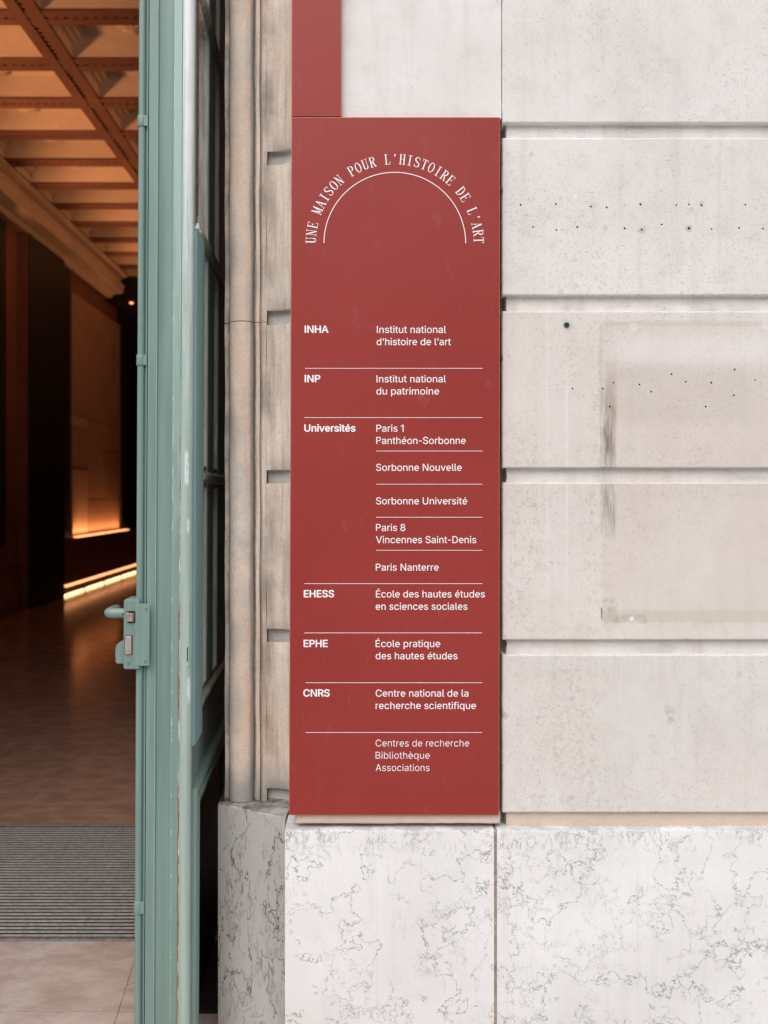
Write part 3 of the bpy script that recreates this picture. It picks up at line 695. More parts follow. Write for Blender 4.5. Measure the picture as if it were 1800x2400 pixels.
GLYPH = {
 ' ': '188|',
 '-': '320|271,244 271,188 48,188 48,244',
 '1': '300|216,0 152,0 152,446 26,358 26,427 138,509 216,509',
 '8': '400|200,-7 180,-6 161,-4 143,0 126,5 110,11 95,19 81,28 69,38 58,50 48,62 40,75 34,89 29,104 27,119 26,135 26,148 28,160 31,172 34,184 39,195 45,206 51,216 58,225 66,233 75,241 84,248 94,254 105,258 115,262 127,265 127,267 112,272 99,278 87,286 76,296 67,308 59,321 52,335 48,349 45,364 44,380 45,396 48,410 52,424 57,437 64,450 73,462 83,472 94,482 106,490 120,498 134,504 150,509 166,513 183,515 200,516 218,515 235,513 251,509 266,504 280,498 293,490 306,482 317,472 327,462 335,450 343,437 348,424 352,410 355,396 356,380 355,364 352,349 348,335 341,321 333,308 324,296 313,286 301,278 288,272 274,267 274,265 285,262 296,258 306,254 316,248 325,241 334,233 342,225 349,216 356,206 361,195 366,184 370,172 373,160 374,148 375,135 374,119 371,104 367,89 361,75 352,62 343,50 332,38 320,28 306,19 291,11 275,5 258,0 239,-4 220,-6|200,49 214,50 226,51 238,53 249,56 259,60 268,65 277,71 284,77 291,84 297,91 302,100 306,109 308,118 310,128 311,139 310,150 308,160 305,170 301,180 296,189 290,197 283,204 275,211 266,217 257,223 247,227 236,231 224,233 213,235 200,235 188,235 176,233 164,231 153,227 143,223 134,217 125,211 117,204 110,197 104,189 99,180 95,170 92,160 90,150 89,139 90,128 92,118 94,109 98,100 103,91 109,84 116,77 123,71 132,65 141,60 152,56 163,53 175,51 187,50|200,290 211,290 221,291 231,293 240,296 248,300 256,305 263,310 270,316 276,323 281,330 285,339 289,347 291,356 293,366 293,376 293,386 291,395 289,404 286,412 282,420 277,427 271,434 264,440 257,445 249,449 240,453 231,456 221,458 211,459 200,460 189,459 179,458 169,456 160,453 151,449 143,445 136,440 129,434 124,427 119,420 114,412 111,404 109,395 107,386 107,376 107,366 109,356 111,347 114,339 119,330 124,323 130,316 136,310 144,305 152,300 160,296 170,293 179,291 190,290',
 'A': '480|16,0 201,509 279,509 464,0 395,0 240,440 85,0|110,142 110,199 370,199 370,142',
 'B': '456|60,0 60,509 241,509 261,508 280,506 298,502 314,497 329,491 342,483 354,474 364,464 373,454 381,442 387,429 392,416 395,403 397,389 398,374 398,361 396,350 394,339 391,329 387,320 382,312 376,304 370,298 364,291 356,286 349,281 341,277 332,273 324,269 315,267 315,262 325,261 334,259 344,255 354,251 363,245 372,239 381,231 389,223 396,214 402,203 408,192 412,179 415,166 417,152 418,136 417,121 415,107 411,93 407,79 400,67 392,55 383,44 372,34 359,26 344,18 328,11 311,6 291,3 270,1 247,0|125,57 245,57 267,58 287,61 304,65 318,72 330,80 339,89 346,100 351,111 354,123 355,137 355,147 353,157 351,166 347,175 342,184 337,192 330,200 323,206 315,213 306,218 296,223 285,226 273,229 261,230 248,231 125,231|125,285 238,285 249,286 259,287 269,289 279,292 288,296 297,301 304,306 311,312 318,319 323,326 328,334 331,343 334,352 335,362 336,372 335,385 332,397 328,409 321,419 313,429 302,437 290,443 275,448 259,451 240,452 125,452',
 'C': '510|267,-7 242,-6 217,-2 194,5 171,13 150,25 131,39 113,55 97,73 82,93 70,115 59,140 51,166 45,193 41,223 40,254 41,285 45,315 51,343 59,369 70,393 82,415 97,436 113,454 131,470 150,484 171,495 194,504 217,510 242,514 267,516 283,515 298,514 312,511 326,508 340,504 354,499 367,494 379,487 391,479 402,471 413,462 423,452 432,442 440,430 448,418 455,406 461,392 466,378 470,364 473,348 408,348 406,359 403,368 399,378 394,386 389,395 384,402 378,409 372,416 365,423 357,428 350,434 341,438 333,442 324,446 315,449 306,451 297,453 287,455 277,456 267,456 249,455 231,452 215,447 199,441 184,432 169,422 156,410 145,396 134,381 125,364 117,345 111,325 107,303 104,279 103,254 104,229 107,206 111,184 117,163 125,145 134,127 145,112 157,98 170,87 184,76 199,68 215,61 232,57 249,54 267,53 277,53 287,54 297,55 306,57 315,60 324,63 333,67 341,71 350,75 357,81 365,86 372,93 378,99 384,107 389,114 394,123 399,131 403,141 406,150 408,160 473,160 470,145 466,131 461,117 455,103 448,91 440,79 432,67 423,57 413,47 402,38 391,30 379,22 367,15 354,10 341,5 327,0 312,-3 298,-5 283,-6',
 'D': '502|219,0 96,0 96,57 215,57 239,58 261,61 282,66 301,72 318,81 333,91 347,103 360,117 370,132 379,149 386,168 392,187 396,209 398,231 399,255 398,279 396,302 392,323 386,342 379,361 370,377 360,392 348,406 335,418 320,428 303,437 285,443 265,448 244,451 221,452 93,452 93,509 225,509 254,507 281,504 307,498 331,489 353,478 373,465 391,450 407,432 421,413 433,391 444,367 451,342 457,315 460,286 462,255 460,224 457,195 451,168 443,142 433,119 421,97 406,77 390,60 371,44 351,31 328,20 303,11 277,5 249,1|125,509 125,0 60,0 60,509',
 'E': '419|60,0 60,509 372,509 372,452 125,452 125,286 355,286 355,229 125,229 125,57 375,57 375,0',
 'H': '517|60,0 60,509 125,509 125,289 392,289 392,509 457,509 457,0 392,0 392,232 125,232 125,0',
 'I': '190|63,0 63,509 127,509 127,0',
 'N': '523|60,0 60,509 136,509 399,98 399,509 463,509 463,0 387,0 124,411 124,0',
 'P': '445|60,0 60,509 255,509 255,509 290,505 323,494 352,476 377,451 396,422 407,390 411,356 407,322 396,290 377,261 352,236 323,218 290,207 255,203 124,203 124,0|124,259 250,259 272,261 292,269 310,280 326,295 337,314 345,334 347,356 345,377 337,397 326,416 310,431 292,442 272,450 250,452 124,452',
 'R': '449|60,0 60,509 255,509 255,509 290,505 323,494 352,476 377,451 396,422 407,390 411,356 407,322 396,290 377,261 352,236 323,218 290,207 255,203 124,203 124,0|124,259 250,259 272,261 292,269 310,280 326,295 337,314 345,334 347,356 345,377 337,397 326,416 310,431 292,442 272,450 250,452 124,452|353,0 230,229 303,229 428,0',
 'S': '447|224,-9 202,-8 182,-6 162,-2 144,3 128,9 112,17 98,26 85,36 74,48 64,60 56,74 49,88 44,103 40,120 38,137 104,137 106,125 109,115 112,105 117,96 123,88 130,80 138,74 147,68 156,63 166,59 177,55 188,53 200,51 212,50 224,49 237,50 250,51 263,53 275,56 286,60 296,65 306,71 315,77 323,84 329,92 335,100 340,109 343,119 345,129 346,139 345,149 343,157 341,165 337,172 332,179 326,185 320,190 313,195 305,200 296,205 245,222 184,239 160,247 138,256 118,266 101,277 86,289 74,303 64,318 57,335 53,353 52,372 53,389 56,405 60,420 67,434 75,448 85,460 96,471 109,481 122,490 138,498 154,504 171,509 189,513 208,515 227,516 247,515 266,513 283,509 300,504 316,498 331,490 344,481 357,471 367,461 377,449 385,436 392,422 396,408 399,393 401,378 337,378 335,393 330,406 323,418 313,428 302,437 289,445 275,451 259,455 243,458 225,459 212,458 200,457 188,455 178,452 167,448 158,443 149,438 141,432 135,425 129,418 124,411 120,402 117,394 116,385 115,376 116,366 118,356 121,348 125,340 131,334 138,327 145,322 152,317 161,312 169,308 212,293 264,279 312,264 321,259 331,255 341,249 350,244 359,238 367,231 375,224 382,215 389,207 395,198 399,187 403,177 406,165 408,152 408,139 407,122 405,107 400,92 394,77 386,64 377,51 366,39 353,28 339,19 323,11 306,4 288,-2 268,-6 246,-8',
 'U': '517|259,-8 235,-7 213,-4 192,0 172,7 154,15 137,25 121,37 108,50 95,64 85,80 76,97 69,114 64,133 61,153 60,173 60,509 124,509 124,178 125,164 127,150 130,137 135,125 141,113 148,102 156,92 165,83 176,75 187,68 200,62 213,57 227,54 243,52 259,52 275,52 290,54 305,57 318,62 331,68 342,75 352,83 362,92 370,102 377,113 382,125 387,137 390,150 392,164 393,178 393,509 457,509 457,173 456,153 453,133 448,114 441,97 433,80 422,64 410,50 396,37 380,25 363,15 345,7 325,0 304,-4 282,-7',
 'V': '480|203,0 18,509 88,509 240,72 392,509 462,509 277,0',
 'a': '389|160,-9 146,-8 132,-6 119,-4 106,0 94,5 83,11 73,18 63,26 55,35 48,45 41,55 37,67 33,80 31,93 30,108 31,120 32,132 35,143 39,152 43,161 49,169 55,176 62,182 69,188 78,193 86,198 95,202 105,205 115,208 125,211 178,220 234,227 242,228 249,229 255,231 261,233 265,235 269,238 272,241 274,245 275,249 276,255 276,257 275,266 274,274 272,282 270,290 267,297 263,303 258,309 253,314 247,318 240,322 232,325 224,328 215,329 206,330 196,331 185,330 175,329 166,328 157,325 149,322 142,319 135,315 128,310 123,306 118,301 113,296 109,290 105,285 102,279 100,274 41,291 47,304 53,317 61,328 69,337 79,346 88,354 99,360 110,366 121,371 133,375 145,379 157,381 169,383 182,384 194,384 239,379 249,377 258,374 268,370 277,366 286,360 294,354 302,347 310,339 316,330 322,320 327,309 331,297 334,283 336,268 337,251 337,0 277,0 277,52 272,52 252,25 246,19 239,14 232,9 224,5 215,1 206,-2 195,-5 184,-7 172,-8|170,45 184,46 196,48 207,50 218,54 228,59 237,64 245,71 252,78 258,85 263,93 268,102 271,111 274,119 275,129 276,138 276,190 259,182 231,176 200,171 175,168 134,159 127,156 120,152 114,148 108,144 103,139 99,134 96,128 94,121 92,113 92,105 92,97 93,90 95,84 98,78 102,72 106,67 111,63 117,59 123,55 130,52 137,50 145,48 153,47 161,46',
 'b': '424|229,-8 216,-8 204,-6 192,-4 182,-1 172,4 164,9 156,14 149,19 143,25 138,31 118,59 112,59 112,0 53,0 53,509 114,509 114,319 118,319 137,346 143,352 149,357 155,363 163,368 171,373 181,377 191,380 203,383 215,384 229,384 248,383 265,381 282,376 298,369 313,361 327,350 339,338 351,325 361,309 370,293 377,274 383,255 387,234 389,212 390,189 389,165 387,143 383,122 377,103 370,84 361,68 351,52 340,39 327,27 313,16 298,7 282,1 266,-4 248,-7|220,47 234,48 247,50 258,54 269,59 279,66 289,74 297,83 304,93 310,104 316,117 320,130 324,144 326,158 328,174 328,189 328,205 326,220 324,234 320,248 316,261 311,273 304,284 297,294 289,303 280,311 270,318 259,323 247,327 234,329 220,330 207,329 194,327 182,323 171,318 161,312 152,304 144,296 137,286 130,275 125,263 121,250 117,236 115,221 113,206 113,189 113,173 115,157 117,142 121,128 125,115 131,103 137,92 144,82 152,73 162,65 172,58 183,53 194,50 207,47',
 'c': '396|207,-8 187,-7 168,-4 150,1 133,8 117,16 102,27 88,39 76,53 65,68 56,85 48,103 42,123 38,143 35,165 34,187 35,211 38,233 42,253 48,273 56,291 65,308 76,323 88,337 102,349 117,360 133,369 150,376 168,380 187,383 207,384 218,384 229,383 240,382 250,380 260,377 270,374 279,370 288,366 297,361 305,356 313,350 320,344 327,337 334,330 340,322 345,314 350,305 355,296 358,287 362,277 303,262 290,289 270,311 242,325 207,330 193,329 179,327 167,323 155,317 145,310 136,302 127,292 120,282 114,271 108,258 104,245 101,231 98,217 97,203 96,187 97,173 98,158 101,144 104,131 108,117 114,105 120,94 127,83 136,74 145,66 155,59 167,53 179,50 193,47 207,46 243,52 271,66 292,89 304,117 363,102 360,92 356,83 352,73 347,65 341,56 335,48 329,41 322,34 314,27 306,21 298,16 289,11 280,6 271,3 261,-1 251,-3 240,-5 229,-7 218,-8',
 'd': '424|195,-8 177,-7 159,-4 142,1 126,7 111,16 98,27 85,39 74,52 63,68 55,84 47,103 42,122 37,143 35,165 34,189 35,212 37,234 42,255 47,274 55,293 64,309 74,325 85,338 98,350 112,361 127,369 143,376 159,381 177,383 196,384 209,384 222,383 233,380 244,377 253,373 261,368 269,363 276,357 282,352 287,346 306,319 311,319 311,509 372,509 372,0 313,0 313,59 307,59 287,31 281,25 275,19 268,14 261,9 252,4 243,-1 233,-4 221,-6 209,-8|205,47 218,47 230,50 242,53 253,58 263,65 272,73 280,82 288,92 294,103 299,115 304,128 307,142 310,157 311,173 312,189 311,206 310,221 307,236 304,250 300,263 294,275 288,286 281,296 273,304 263,312 253,318 242,323 231,327 218,329 205,330 191,329 178,327 166,323 155,318 145,311 135,303 127,294 120,284 114,273 108,261 104,248 101,234 98,220 97,205 96,189 97,174 98,158 101,144 104,130 109,117 114,104 120,93 128,83 136,74 145,66 155,59 166,54 178,50 191,48',
 'e': '404|339,62 318,38 293,18 266,4 237,-5 207,-8 177,-5 148,4 121,18 96,38 75,62 58,90 45,121 38,154 35,188 38,222 45,255 58,286 75,314 96,338 121,358 148,372 177,381 207,384 237,381 266,372 293,358 318,338 339,314 356,286 369,255 376,222 379,188 379,163 100,163 108,131 116,112 127,95 139,80 153,68 168,58 185,52 201,49 218,50 235,54 251,61 266,71 279,85|102,219 313,219 304,249 297,266 287,281 276,294 264,306 251,315 237,322 222,326 207,327 192,326 177,322 163,315 150,306 138,294 127,281 117,266 110,249',
 'f': '254|228,379 228,327 6,327 6,379|81,0 81,432 81,444 83,456 86,467 90,477 96,486 102,494 109,502 117,508 126,514 135,519 145,523 155,526 166,528 176,529 187,530 222,527 243,521 227,468 215,472 195,474 184,473 175,472 167,469 160,465 154,460 150,454 146,447 144,438 142,429 142,419 142,0',
 'h': '410|114,227 114,0 53,0 53,509 114,509 114,287 102,287 110,307 119,324 129,339 140,352 152,362 165,370 180,376 195,381 211,384 227,384 242,384 257,382 270,379 283,374 295,369 306,362 316,353 326,344 334,333 341,321 347,307 351,293 354,276 356,259 357,240 357,0 296,0 296,235 295,252 292,268 288,281 281,294 273,304 263,313 252,320 239,325 225,328 210,329 199,329 189,327 179,325 170,322 161,317 152,312 145,306 138,299 132,291 126,283 122,273 118,263 116,252 114,240',
 'i': '167|53,0 53,379 114,379 114,0|84,443 77,443 71,445 65,447 59,450 54,455 49,460 46,465 43,471 42,477 41,483 42,490 43,496 46,502 49,507 54,512 59,516 65,519 71,522 77,523 84,524 91,523 97,522 103,519 109,516 114,512 118,507 122,502 124,496 126,490 126,483 126,477 124,471 122,465 118,460 114,455 109,450 103,447 97,445 91,443',
 'l': '189|139,-2 123,-1 108,1 95,6 83,12 74,20 66,30 60,41 56,54 53,68 53,84 53,509 114,509 114,99 114,89 115,80 116,73 118,67 120,62 123,59 127,56 133,54 139,52 146,52 160,53 170,54 181,3 162,-1',
 'm': '610|53,0 53,379 112,379 112,295 108,295 111,307 115,318 120,328 126,337 132,346 140,354 147,360 155,366 163,372 172,376 181,380 190,383 200,385 209,386 219,386 235,385 250,382 264,377 276,370 287,361 297,350 305,338 312,325 317,310 321,295 312,295 316,306 320,316 325,326 330,335 337,343 345,351 353,358 361,364 371,370 381,375 391,379 402,382 413,384 425,386 437,386 450,386 462,384 474,381 486,377 497,372 508,365 517,358 526,349 534,339 541,328 546,316 551,303 554,288 556,272 557,255 557,0 496,0 496,254 495,269 492,283 487,295 481,305 473,313 463,319 453,324 442,328 431,330 419,330 409,330 399,329 390,327 382,324 374,320 367,315 361,310 355,304 350,297 345,290 342,282 339,274 337,266 336,257 335,247 335,0 274,0 274,260 273,272 271,283 267,293 261,303 253,311 244,318 234,323 224,327 212,330 199,330 191,330 182,329 174,327 166,324 158,320 150,316 143,310 137,304 131,297 126,289 121,281 118,271 116,261 114,250 114,238 114,0',
 'n': '410|114,227 114,0 53,0 53,379 112,379 112,287 102,287 110,307 119,324 129,339 140,352 152,362 165,370 180,376 195,381 211,384 227,384 242,384 257,382 270,379 283,374 295,369 306,362 316,353 325,344 333,333 341,321 347,307 351,293 354,276 356,259 357,240 357,0 296,0 296,235 295,252 292,268 288,281 281,294 273,304 263,313 252,320 239,325 225,328 210,329 199,329 189,327 179,325 170,322 161,317 152,312 145,306 138,299 132,291 126,283 122,273 118,263 116,252 114,240',
 'o': '415|207,-8 187,-7 168,-4 150,1 133,8 117,16 102,27 88,39 76,53 65,68 56,85 48,103 42,123 38,143 35,165 34,187 35,211 38,233 42,253 48,273 56,291 65,308 76,323 88,337 102,349 117,360 133,369 150,376 168,380 187,383 207,384 228,383 247,380 265,376 282,369 299,360 314,349 327,337 339,323 350,308 359,291 367,273 373,253 378,233 380,211 381,187 380,165 378,143 373,123 367,103 359,85 350,68 339,53 327,39 314,27 299,16 282,8 265,1 247,-4 228,-7|207,46 222,47 236,50 248,53 260,59 270,66 280,74 288,83 295,94 302,105 307,117 311,131 315,144 317,158 319,173 319,187 319,202 317,217 315,231 311,245 307,258 302,271 295,282 288,292 280,302 270,310 260,317 248,323 236,327 222,329 207,330 193,329 179,327 167,323 155,317 145,310 136,302 127,292 120,282 114,271 108,258 104,245 101,231 98,217 97,203 96,187 97,173 98,158 101,144 104,131 108,117 114,105 120,94 127,83 136,74 145,66 155,59 167,53 179,50 193,47',
 'p': '424|53,-143 53,379 112,379 112,319 118,319 137,346 143,352 149,357 155,363 163,368 171,373 181,377 191,380 203,383 215,384 229,384 248,383 265,381 282,376 298,369 313,361 327,350 339,338 351,325 361,309 370,293 377,274 383,255 387,234 389,212 390,189 389,165 387,143 383,122 377,103 370,84 361,68 351,52 340,39 327,27 313,16 298,7 282,1 266,-4 248,-7 229,-8 216,-8 204,-6 192,-4 182,-1 173,4 164,9 156,14 150,19 143,25 138,31 118,59 114,59 114,-143|220,47 234,48 247,50 258,54 269,59 279,66 289,74 297,83 304,93 310,104 316,117 320,130 324,144 326,158 328,174 328,189 328,205 326,220 324,234 320,248 316,261 311,273 304,284 297,294 289,303 280,311 270,318 259,323 247,327 234,329 220,330 207,329 194,327 182,323 171,318 161,312 152,304 144,296 137,286 130,275 125,263 121,250 117,236 115,221 113,206 113,189 113,173 115,157 117,142 121,128 125,115 131,103 137,92 144,82 152,73 162,65 172,58 183,53 194,50 207,47',
 'q': '424|372,-143 311,-143 311,59 306,59 287,31 281,25 275,19 268,14 261,9 252,4 243,-1 233,-4 221,-6 209,-8 195,-8 177,-7 159,-4 142,1 126,7 111,16 98,27 85,39 74,52 63,68 55,84 47,103 42,122 37,143 35,165 34,189 35,212 37,234 42,255 47,274 55,293 64,309 74,325 85,338 98,350 112,361 127,369 143,376 159,381 177,383 196,384 209,384 222,383 233,380 244,377 253,373 261,368 269,363 276,357 282,352 287,346 307,319 313,319 313,379 372,379|205,47 218,47 230,50 242,53 253,58 263,65 272,73 280,82 288,92 294,103 299,115 304,128 307,142 310,157 311,173 312,189 311,206 310,221 307,236 304,250 300,263 294,275 288,286 281,296 273,304 263,312 253,318 242,323 231,327 218,329 205,330 191,329 178,327 166,323 155,318 145,311 135,303 127,294 120,284 114,273 108,261 104,248 101,234 98,220 97,205 96,189 97,174 98,158 101,144 104,130 109,117 114,104 120,93 128,83 136,74 145,66 155,59 166,54 178,50 191,48',
 'r': '259|53,0 53,379 112,379 112,321 115,321 120,332 126,342 134,351 142,360 152,367 163,374 175,378 187,382 200,384 213,385 229,384 243,384 243,322 230,324 207,326 196,325 186,324 177,322 168,319 159,315 151,310 144,304 137,298 131,291 126,284 121,275 118,267 116,257 114,247 114,237 114,0',
 's': '365|182,-8 167,-8 152,-6 138,-4 125,-1 112,3 100,9 89,15 79,21 70,29 62,38 54,47 48,58 43,69 39,81 36,94 94,107 98,95 102,84 108,75 116,67 124,60 134,55 144,51 156,48 168,46 181,45 196,46 210,48 223,51 234,56 244,62 253,69 260,77 264,85 267,94 268,103 267,110 266,118 263,124 259,130 254,136 248,141 241,145 232,149 223,152 212,155 149,170 130,175 112,182 97,190 83,198 72,208 63,219 56,231 51,244 48,258 47,274 48,287 50,299 53,310 58,321 65,332 73,341 82,350 92,357 103,364 115,370 128,375 142,379 156,382 171,384 187,384 202,384 216,383 230,380 242,377 254,372 265,367 274,361 283,355 292,347 299,339 305,330 311,321 316,311 320,301 324,290 268,277 265,286 261,294 256,301 250,309 243,316 234,322 225,326 214,330 201,332 187,333 174,332 162,330 151,327 140,322 131,317 123,310 117,303 112,295 109,286 109,277 109,269 111,262 114,255 118,249 124,243 131,238 139,234 149,230 159,226 172,223 229,209 249,204 267,197 282,190 295,181 306,171 315,161 322,149 327,136 330,122 331,107 330,93 328,81 324,69 319,58 312,47 304,37 295,28 284,20 273,13 260,6 246,1 231,-3 216,-6 199,-8',
 't': '227|204,379 204,327 6,327 6,379|65,471 126,471 126,98 126,88 128,80 130,73 132,66 136,61 141,57 146,54 153,52 161,50 170,50 185,51 202,54 213,2 192,-3 168,-4 150,-3 133,0 117,5 104,12 92,21 82,32 75,45 69,59 66,75 65,93',
 'u': '410|182,-5 167,-4 153,-3 140,1 127,5 115,11 104,18 94,26 84,36 76,47 69,59 63,72 59,87 55,103 53,120 53,139 53,379 114,379 114,144 115,127 117,112 122,98 129,86 137,75 147,66 158,59 171,54 185,51 200,50 211,51 221,52 231,54 240,58 249,62 257,67 265,73 272,80 278,88 283,97 288,106 291,117 294,128 296,140 296,153 296,379 357,379 357,0 298,0 298,92 307,92 300,72 291,54 281,39 269,27 257,17 244,9 230,3 215,-2 199,-4',
 'v': '389|163,0 17,379 84,379 195,72 305,379 371,379 226,0',
 'É': '419|60,0 60,509 372,509 372,452 125,452 125,286 355,286 355,229 125,229 125,57 375,57 375,0|191,558 239,659 307,659 241,558',
 'è': '404|339,62 318,38 293,18 266,4 237,-5 207,-8 177,-5 148,4 121,18 96,38 75,62 58,90 45,121 38,154 35,188 38,222 45,255 58,286 75,314 96,338 121,358 148,372 177,381 207,384 237,381 266,372 293,358 318,338 339,314 356,286 369,255 376,222 379,188 379,163 100,163 108,131 116,112 127,95 139,80 153,68 168,58 185,52 201,49 218,50 235,54 251,61 266,71 279,85|102,219 313,219 304,249 297,266 287,281 276,294 264,306 251,315 237,322 222,326 207,327 192,326 177,322 163,315 150,306 138,294 127,281 117,266 110,249|180,429 114,529 182,529 230,429',
 'é': '404|339,62 318,38 293,18 266,4 237,-5 207,-8 177,-5 148,4 121,18 96,38 75,62 58,90 45,121 38,154 35,188 38,222 45,255 58,286 75,314 96,338 121,358 148,372 177,381 207,384 237,381 266,372 293,358 318,338 339,314 356,286 369,255 376,222 379,188 379,163 100,163 108,131 116,112 127,95 139,80 153,68 168,58 185,52 201,49 218,50 235,54 251,61 266,71 279,85|102,219 313,219 304,249 297,266 287,281 276,294 264,306 251,315 237,322 222,326 207,327 192,326 177,322 163,315 150,306 138,294 127,281 117,266 110,249|177,429 225,529 293,529 227,429',
 '’': '177|52,318 82,509 151,509 98,318'}
def glyph(c):
    a, *ss = GLYPH[c].split('|')
    return int(a) / 1000, [[tuple(int(k) / 1000 for k in p.split(',')) for p in s.split(' ')] for s in ss if s]
CAP = 0.5087
def line_text(txt, u0, u1, base, capx, off, name='lettering'):
    """one line of sans lettering set between two photo columns, raised 0.4 mm from the sheet"""
    adv = 0; polys = []; xs = []
    for c in txt:
        a, ss = glyph(c)
        polys.append([[(x + adv, y) for x, y in s] for s in ss]); xs += [x + adv for s in ss for x, _ in s]
        adv += a
    k = capx / CAP; kx = (u1 - u0) / (max(xs) - min(xs)); xm = min(xs)
    px = YS / F
    area = lambda q: sum(q[i - 1][0] * q[i][1] - q[i][0] * q[i - 1][1] for i in range(len(q)))
    def heavier(q):
        # stroke weight: every outline point pushed out along its mean normal (less up and down than sideways)
        out = []
        for i in range(len(q)):
            a, b, c = Vector(q[i - 1]), Vector(q[i]), Vector(q[(i + 1) % len(q)])
            d1, d2 = (b - a), (c - b)
            if d1.length < 1e-6 or d2.length < 1e-6: out.append(tuple(b)); continue
            d1.normalize(); d2.normalize(); n1 = Vector((-d1.y, d1.x)); n2 = Vector((-d2.y, d2.x)); n = n1 + n2
            n = n / max(0.5, 1 + n1.dot(n2)) if n.length > 1e-3 else n1
            out.append((b.x + n.x * off / kx, b.y + n.y * off * (0.62 if off > 0 else 1.0) / k))
        return out
    def cleaned(q):
        # drop the ink-trap spurs that would fold over themselves when the stroke is thickened
        while len(q) > 6:
            o = heavier(q); bad = None
            for i in range(len(q)):
                j = (i + 1) % len(q)
                if (q[j][0] - q[i][0]) * (o[j][0] - o[i][0]) + (q[j][1] - q[i][1]) * (o[j][1] - o[i][1]) <= 0: bad = j; break
            if bad is None: return o
            q = q[:bad] + q[bad + 1:]
        return heavier(q)
    bm = bmesh.new()
    for layer in (0, 1):
        # outlines that overlap their own letter (the bar of an A or e) are filled apart from the rest
        cu = bpy.data.curves.new(name, 'CURVE'); cu.dimensions = '2D'; cu.fill_mode = 'BOTH'
        for g in polys:
            if not g: continue
            big = max(g, key=lambda q: abs(area(q)))
            for q in g:
                if (1 if (q is not big and area(q) * area(big) > 0) else 0) != layer: continue
                o_ = cleaned(q); sp = cu.splines.new('POLY'); sp.points.add(len(o_) - 1); sp.use_cyclic_u = True
                for p, (x, y) in zip(sp.points, o_): p.co = ((x - xm) * kx * px, y * k * px, 0.00006 * layer, 1)
        cu.extrude = 0.0002 - 0.00003 * layer
        if len(cu.splines):
            t = bpy.data.objects.new(name, cu); COL.objects.link(t)
            q = bpy.data.meshes.new_from_object(t.evaluated_get(bpy.context.evaluated_depsgraph_get()))
            q.transform(Matrix.Translation((0, 0, 0.00006 * layer))); bm.from_mesh(q)
            bpy.data.objects.remove(t)
    me = bpy.data.meshes.new(name); bm.to_mesh(me); bm.free()
    p0 = S(u0, base)
    me.transform(Matrix.Translation((p0[0], YS - 0.0003, p0[2])) @ Matrix.Rotation(R(90), 4, 'X'))
    me.materials.clear(); me.materials.append(M_WHITE)
    o = bpy.data.objects.new(name, me); COL.objects.link(o); o.parent = sign; o.location = -sign.location
    return o
TEXT = [('INHA', 714.7, 769.2, 779.8, 1), ('Institut national', 883.4, 1045.3, 780.4, 0), ('d’histoire de l’art', 882.8, 1056.7, 809, 0),
        ('INP', 714.7, 750.2, 895.5, 1), ('Institut national', 882.5, 1045, 896.1, 0), ('du patrimoine', 882.2, 1029.3, 924.7, 0),
        ('Universités', 713.8, 832.5, 1011.3, 1), ('Paris 1', 882.2, 945.8, 1011.9, 0), ('Panthéon-Sorbonne', 881.9, 1091.7, 1040.5, 0),
        ('Sorbonne Nouvelle', 881.6, 1082.3, 1103.5, 0), ('Sorbonne Université', 881.3, 1095, 1182.1, 0), ('Paris 8', 881.3, 949.7, 1244.5, 0),
        ('Vincennes Saint-Denis', 881.3, 1116.1, 1272.9, 0), ('Paris Nanterre', 880.8, 1028.4, 1337.5, 0),
        ('EHESS', 712.6, 782.4, 1399.6, 1), ('École des hautes études', 881.1, 1136.3, 1400.2, 0), ('en sciences sociales', 880.5, 1095.4, 1429.1, 0),
        ('EPHE', 712.3, 767.6, 1516.2, 1), ('École pratique', 880.5, 1031.8, 1516.5, 0), ('des hautes études', 880.5, 1072, 1545.1, 0),
        ('CNRS', 711.4, 772.3, 1632.1, 1), ('Centre national de la', 880.5, 1097.6, 1632.7, 0), ('recherche scientifique', 880.5, 1115.7, 1661.6, 0),
        ('Centres de recherche', 880.2, 1100, 1749.6, -1), ('Bibliothèque', 880.2, 1007.5, 1778.2, -1), ('Associations', 880.2, 1006.9, 1807.1, -1)]
for t, a, c, y, w in TEXT:
    line_text(t, a, c, y, 16.3, {1: 0.66, 0: 0.06, -1: -0.22}[w])
for (a, c, y) in ((715.3, 1131.5, 863.3), (713.8, 1130.6, 978.7), (881.3, 1130.9, 1057.1), (881.3, 1130.9, 1134.8), (881.3, 1130.9, 1212.3), (881.3, 1130.9, 1289.7),
                  (713.2, 1130.8, 1367.9), (712.9, 1130.2, 1483.3), (716.3, 1130.2, 1600.1), (716, 1129.9, 1716.7)):
    p, q = S(a, y + 0.52), S(c, y - 0.52)
    m = MB(); m.box(p[0], q[0], YS - 0.0005, YS - 0.0001, p[2], q[2]); m.build('rule_line', M_WHITE, sign)
AC = (925.3, 570.0)
m = MB(); n = 96; rows = []
for i in range(n + 1):
    a = math.pi * i / n
    rows.append([(*S(AC[0] + r * math.cos(a), AC[1] - r * math.sin(a), YS)[0:1], y, S(0, AC[1] - r * math.sin(a))[2]) for r, y in ((165.2, YS - 0.0001), (165.2, YS - 0.0005), (166.9, YS - 0.0005), (166.9, YS - 0.0001))])
m.grid(rows); m.build('arch_line', M_WHITE, sign)

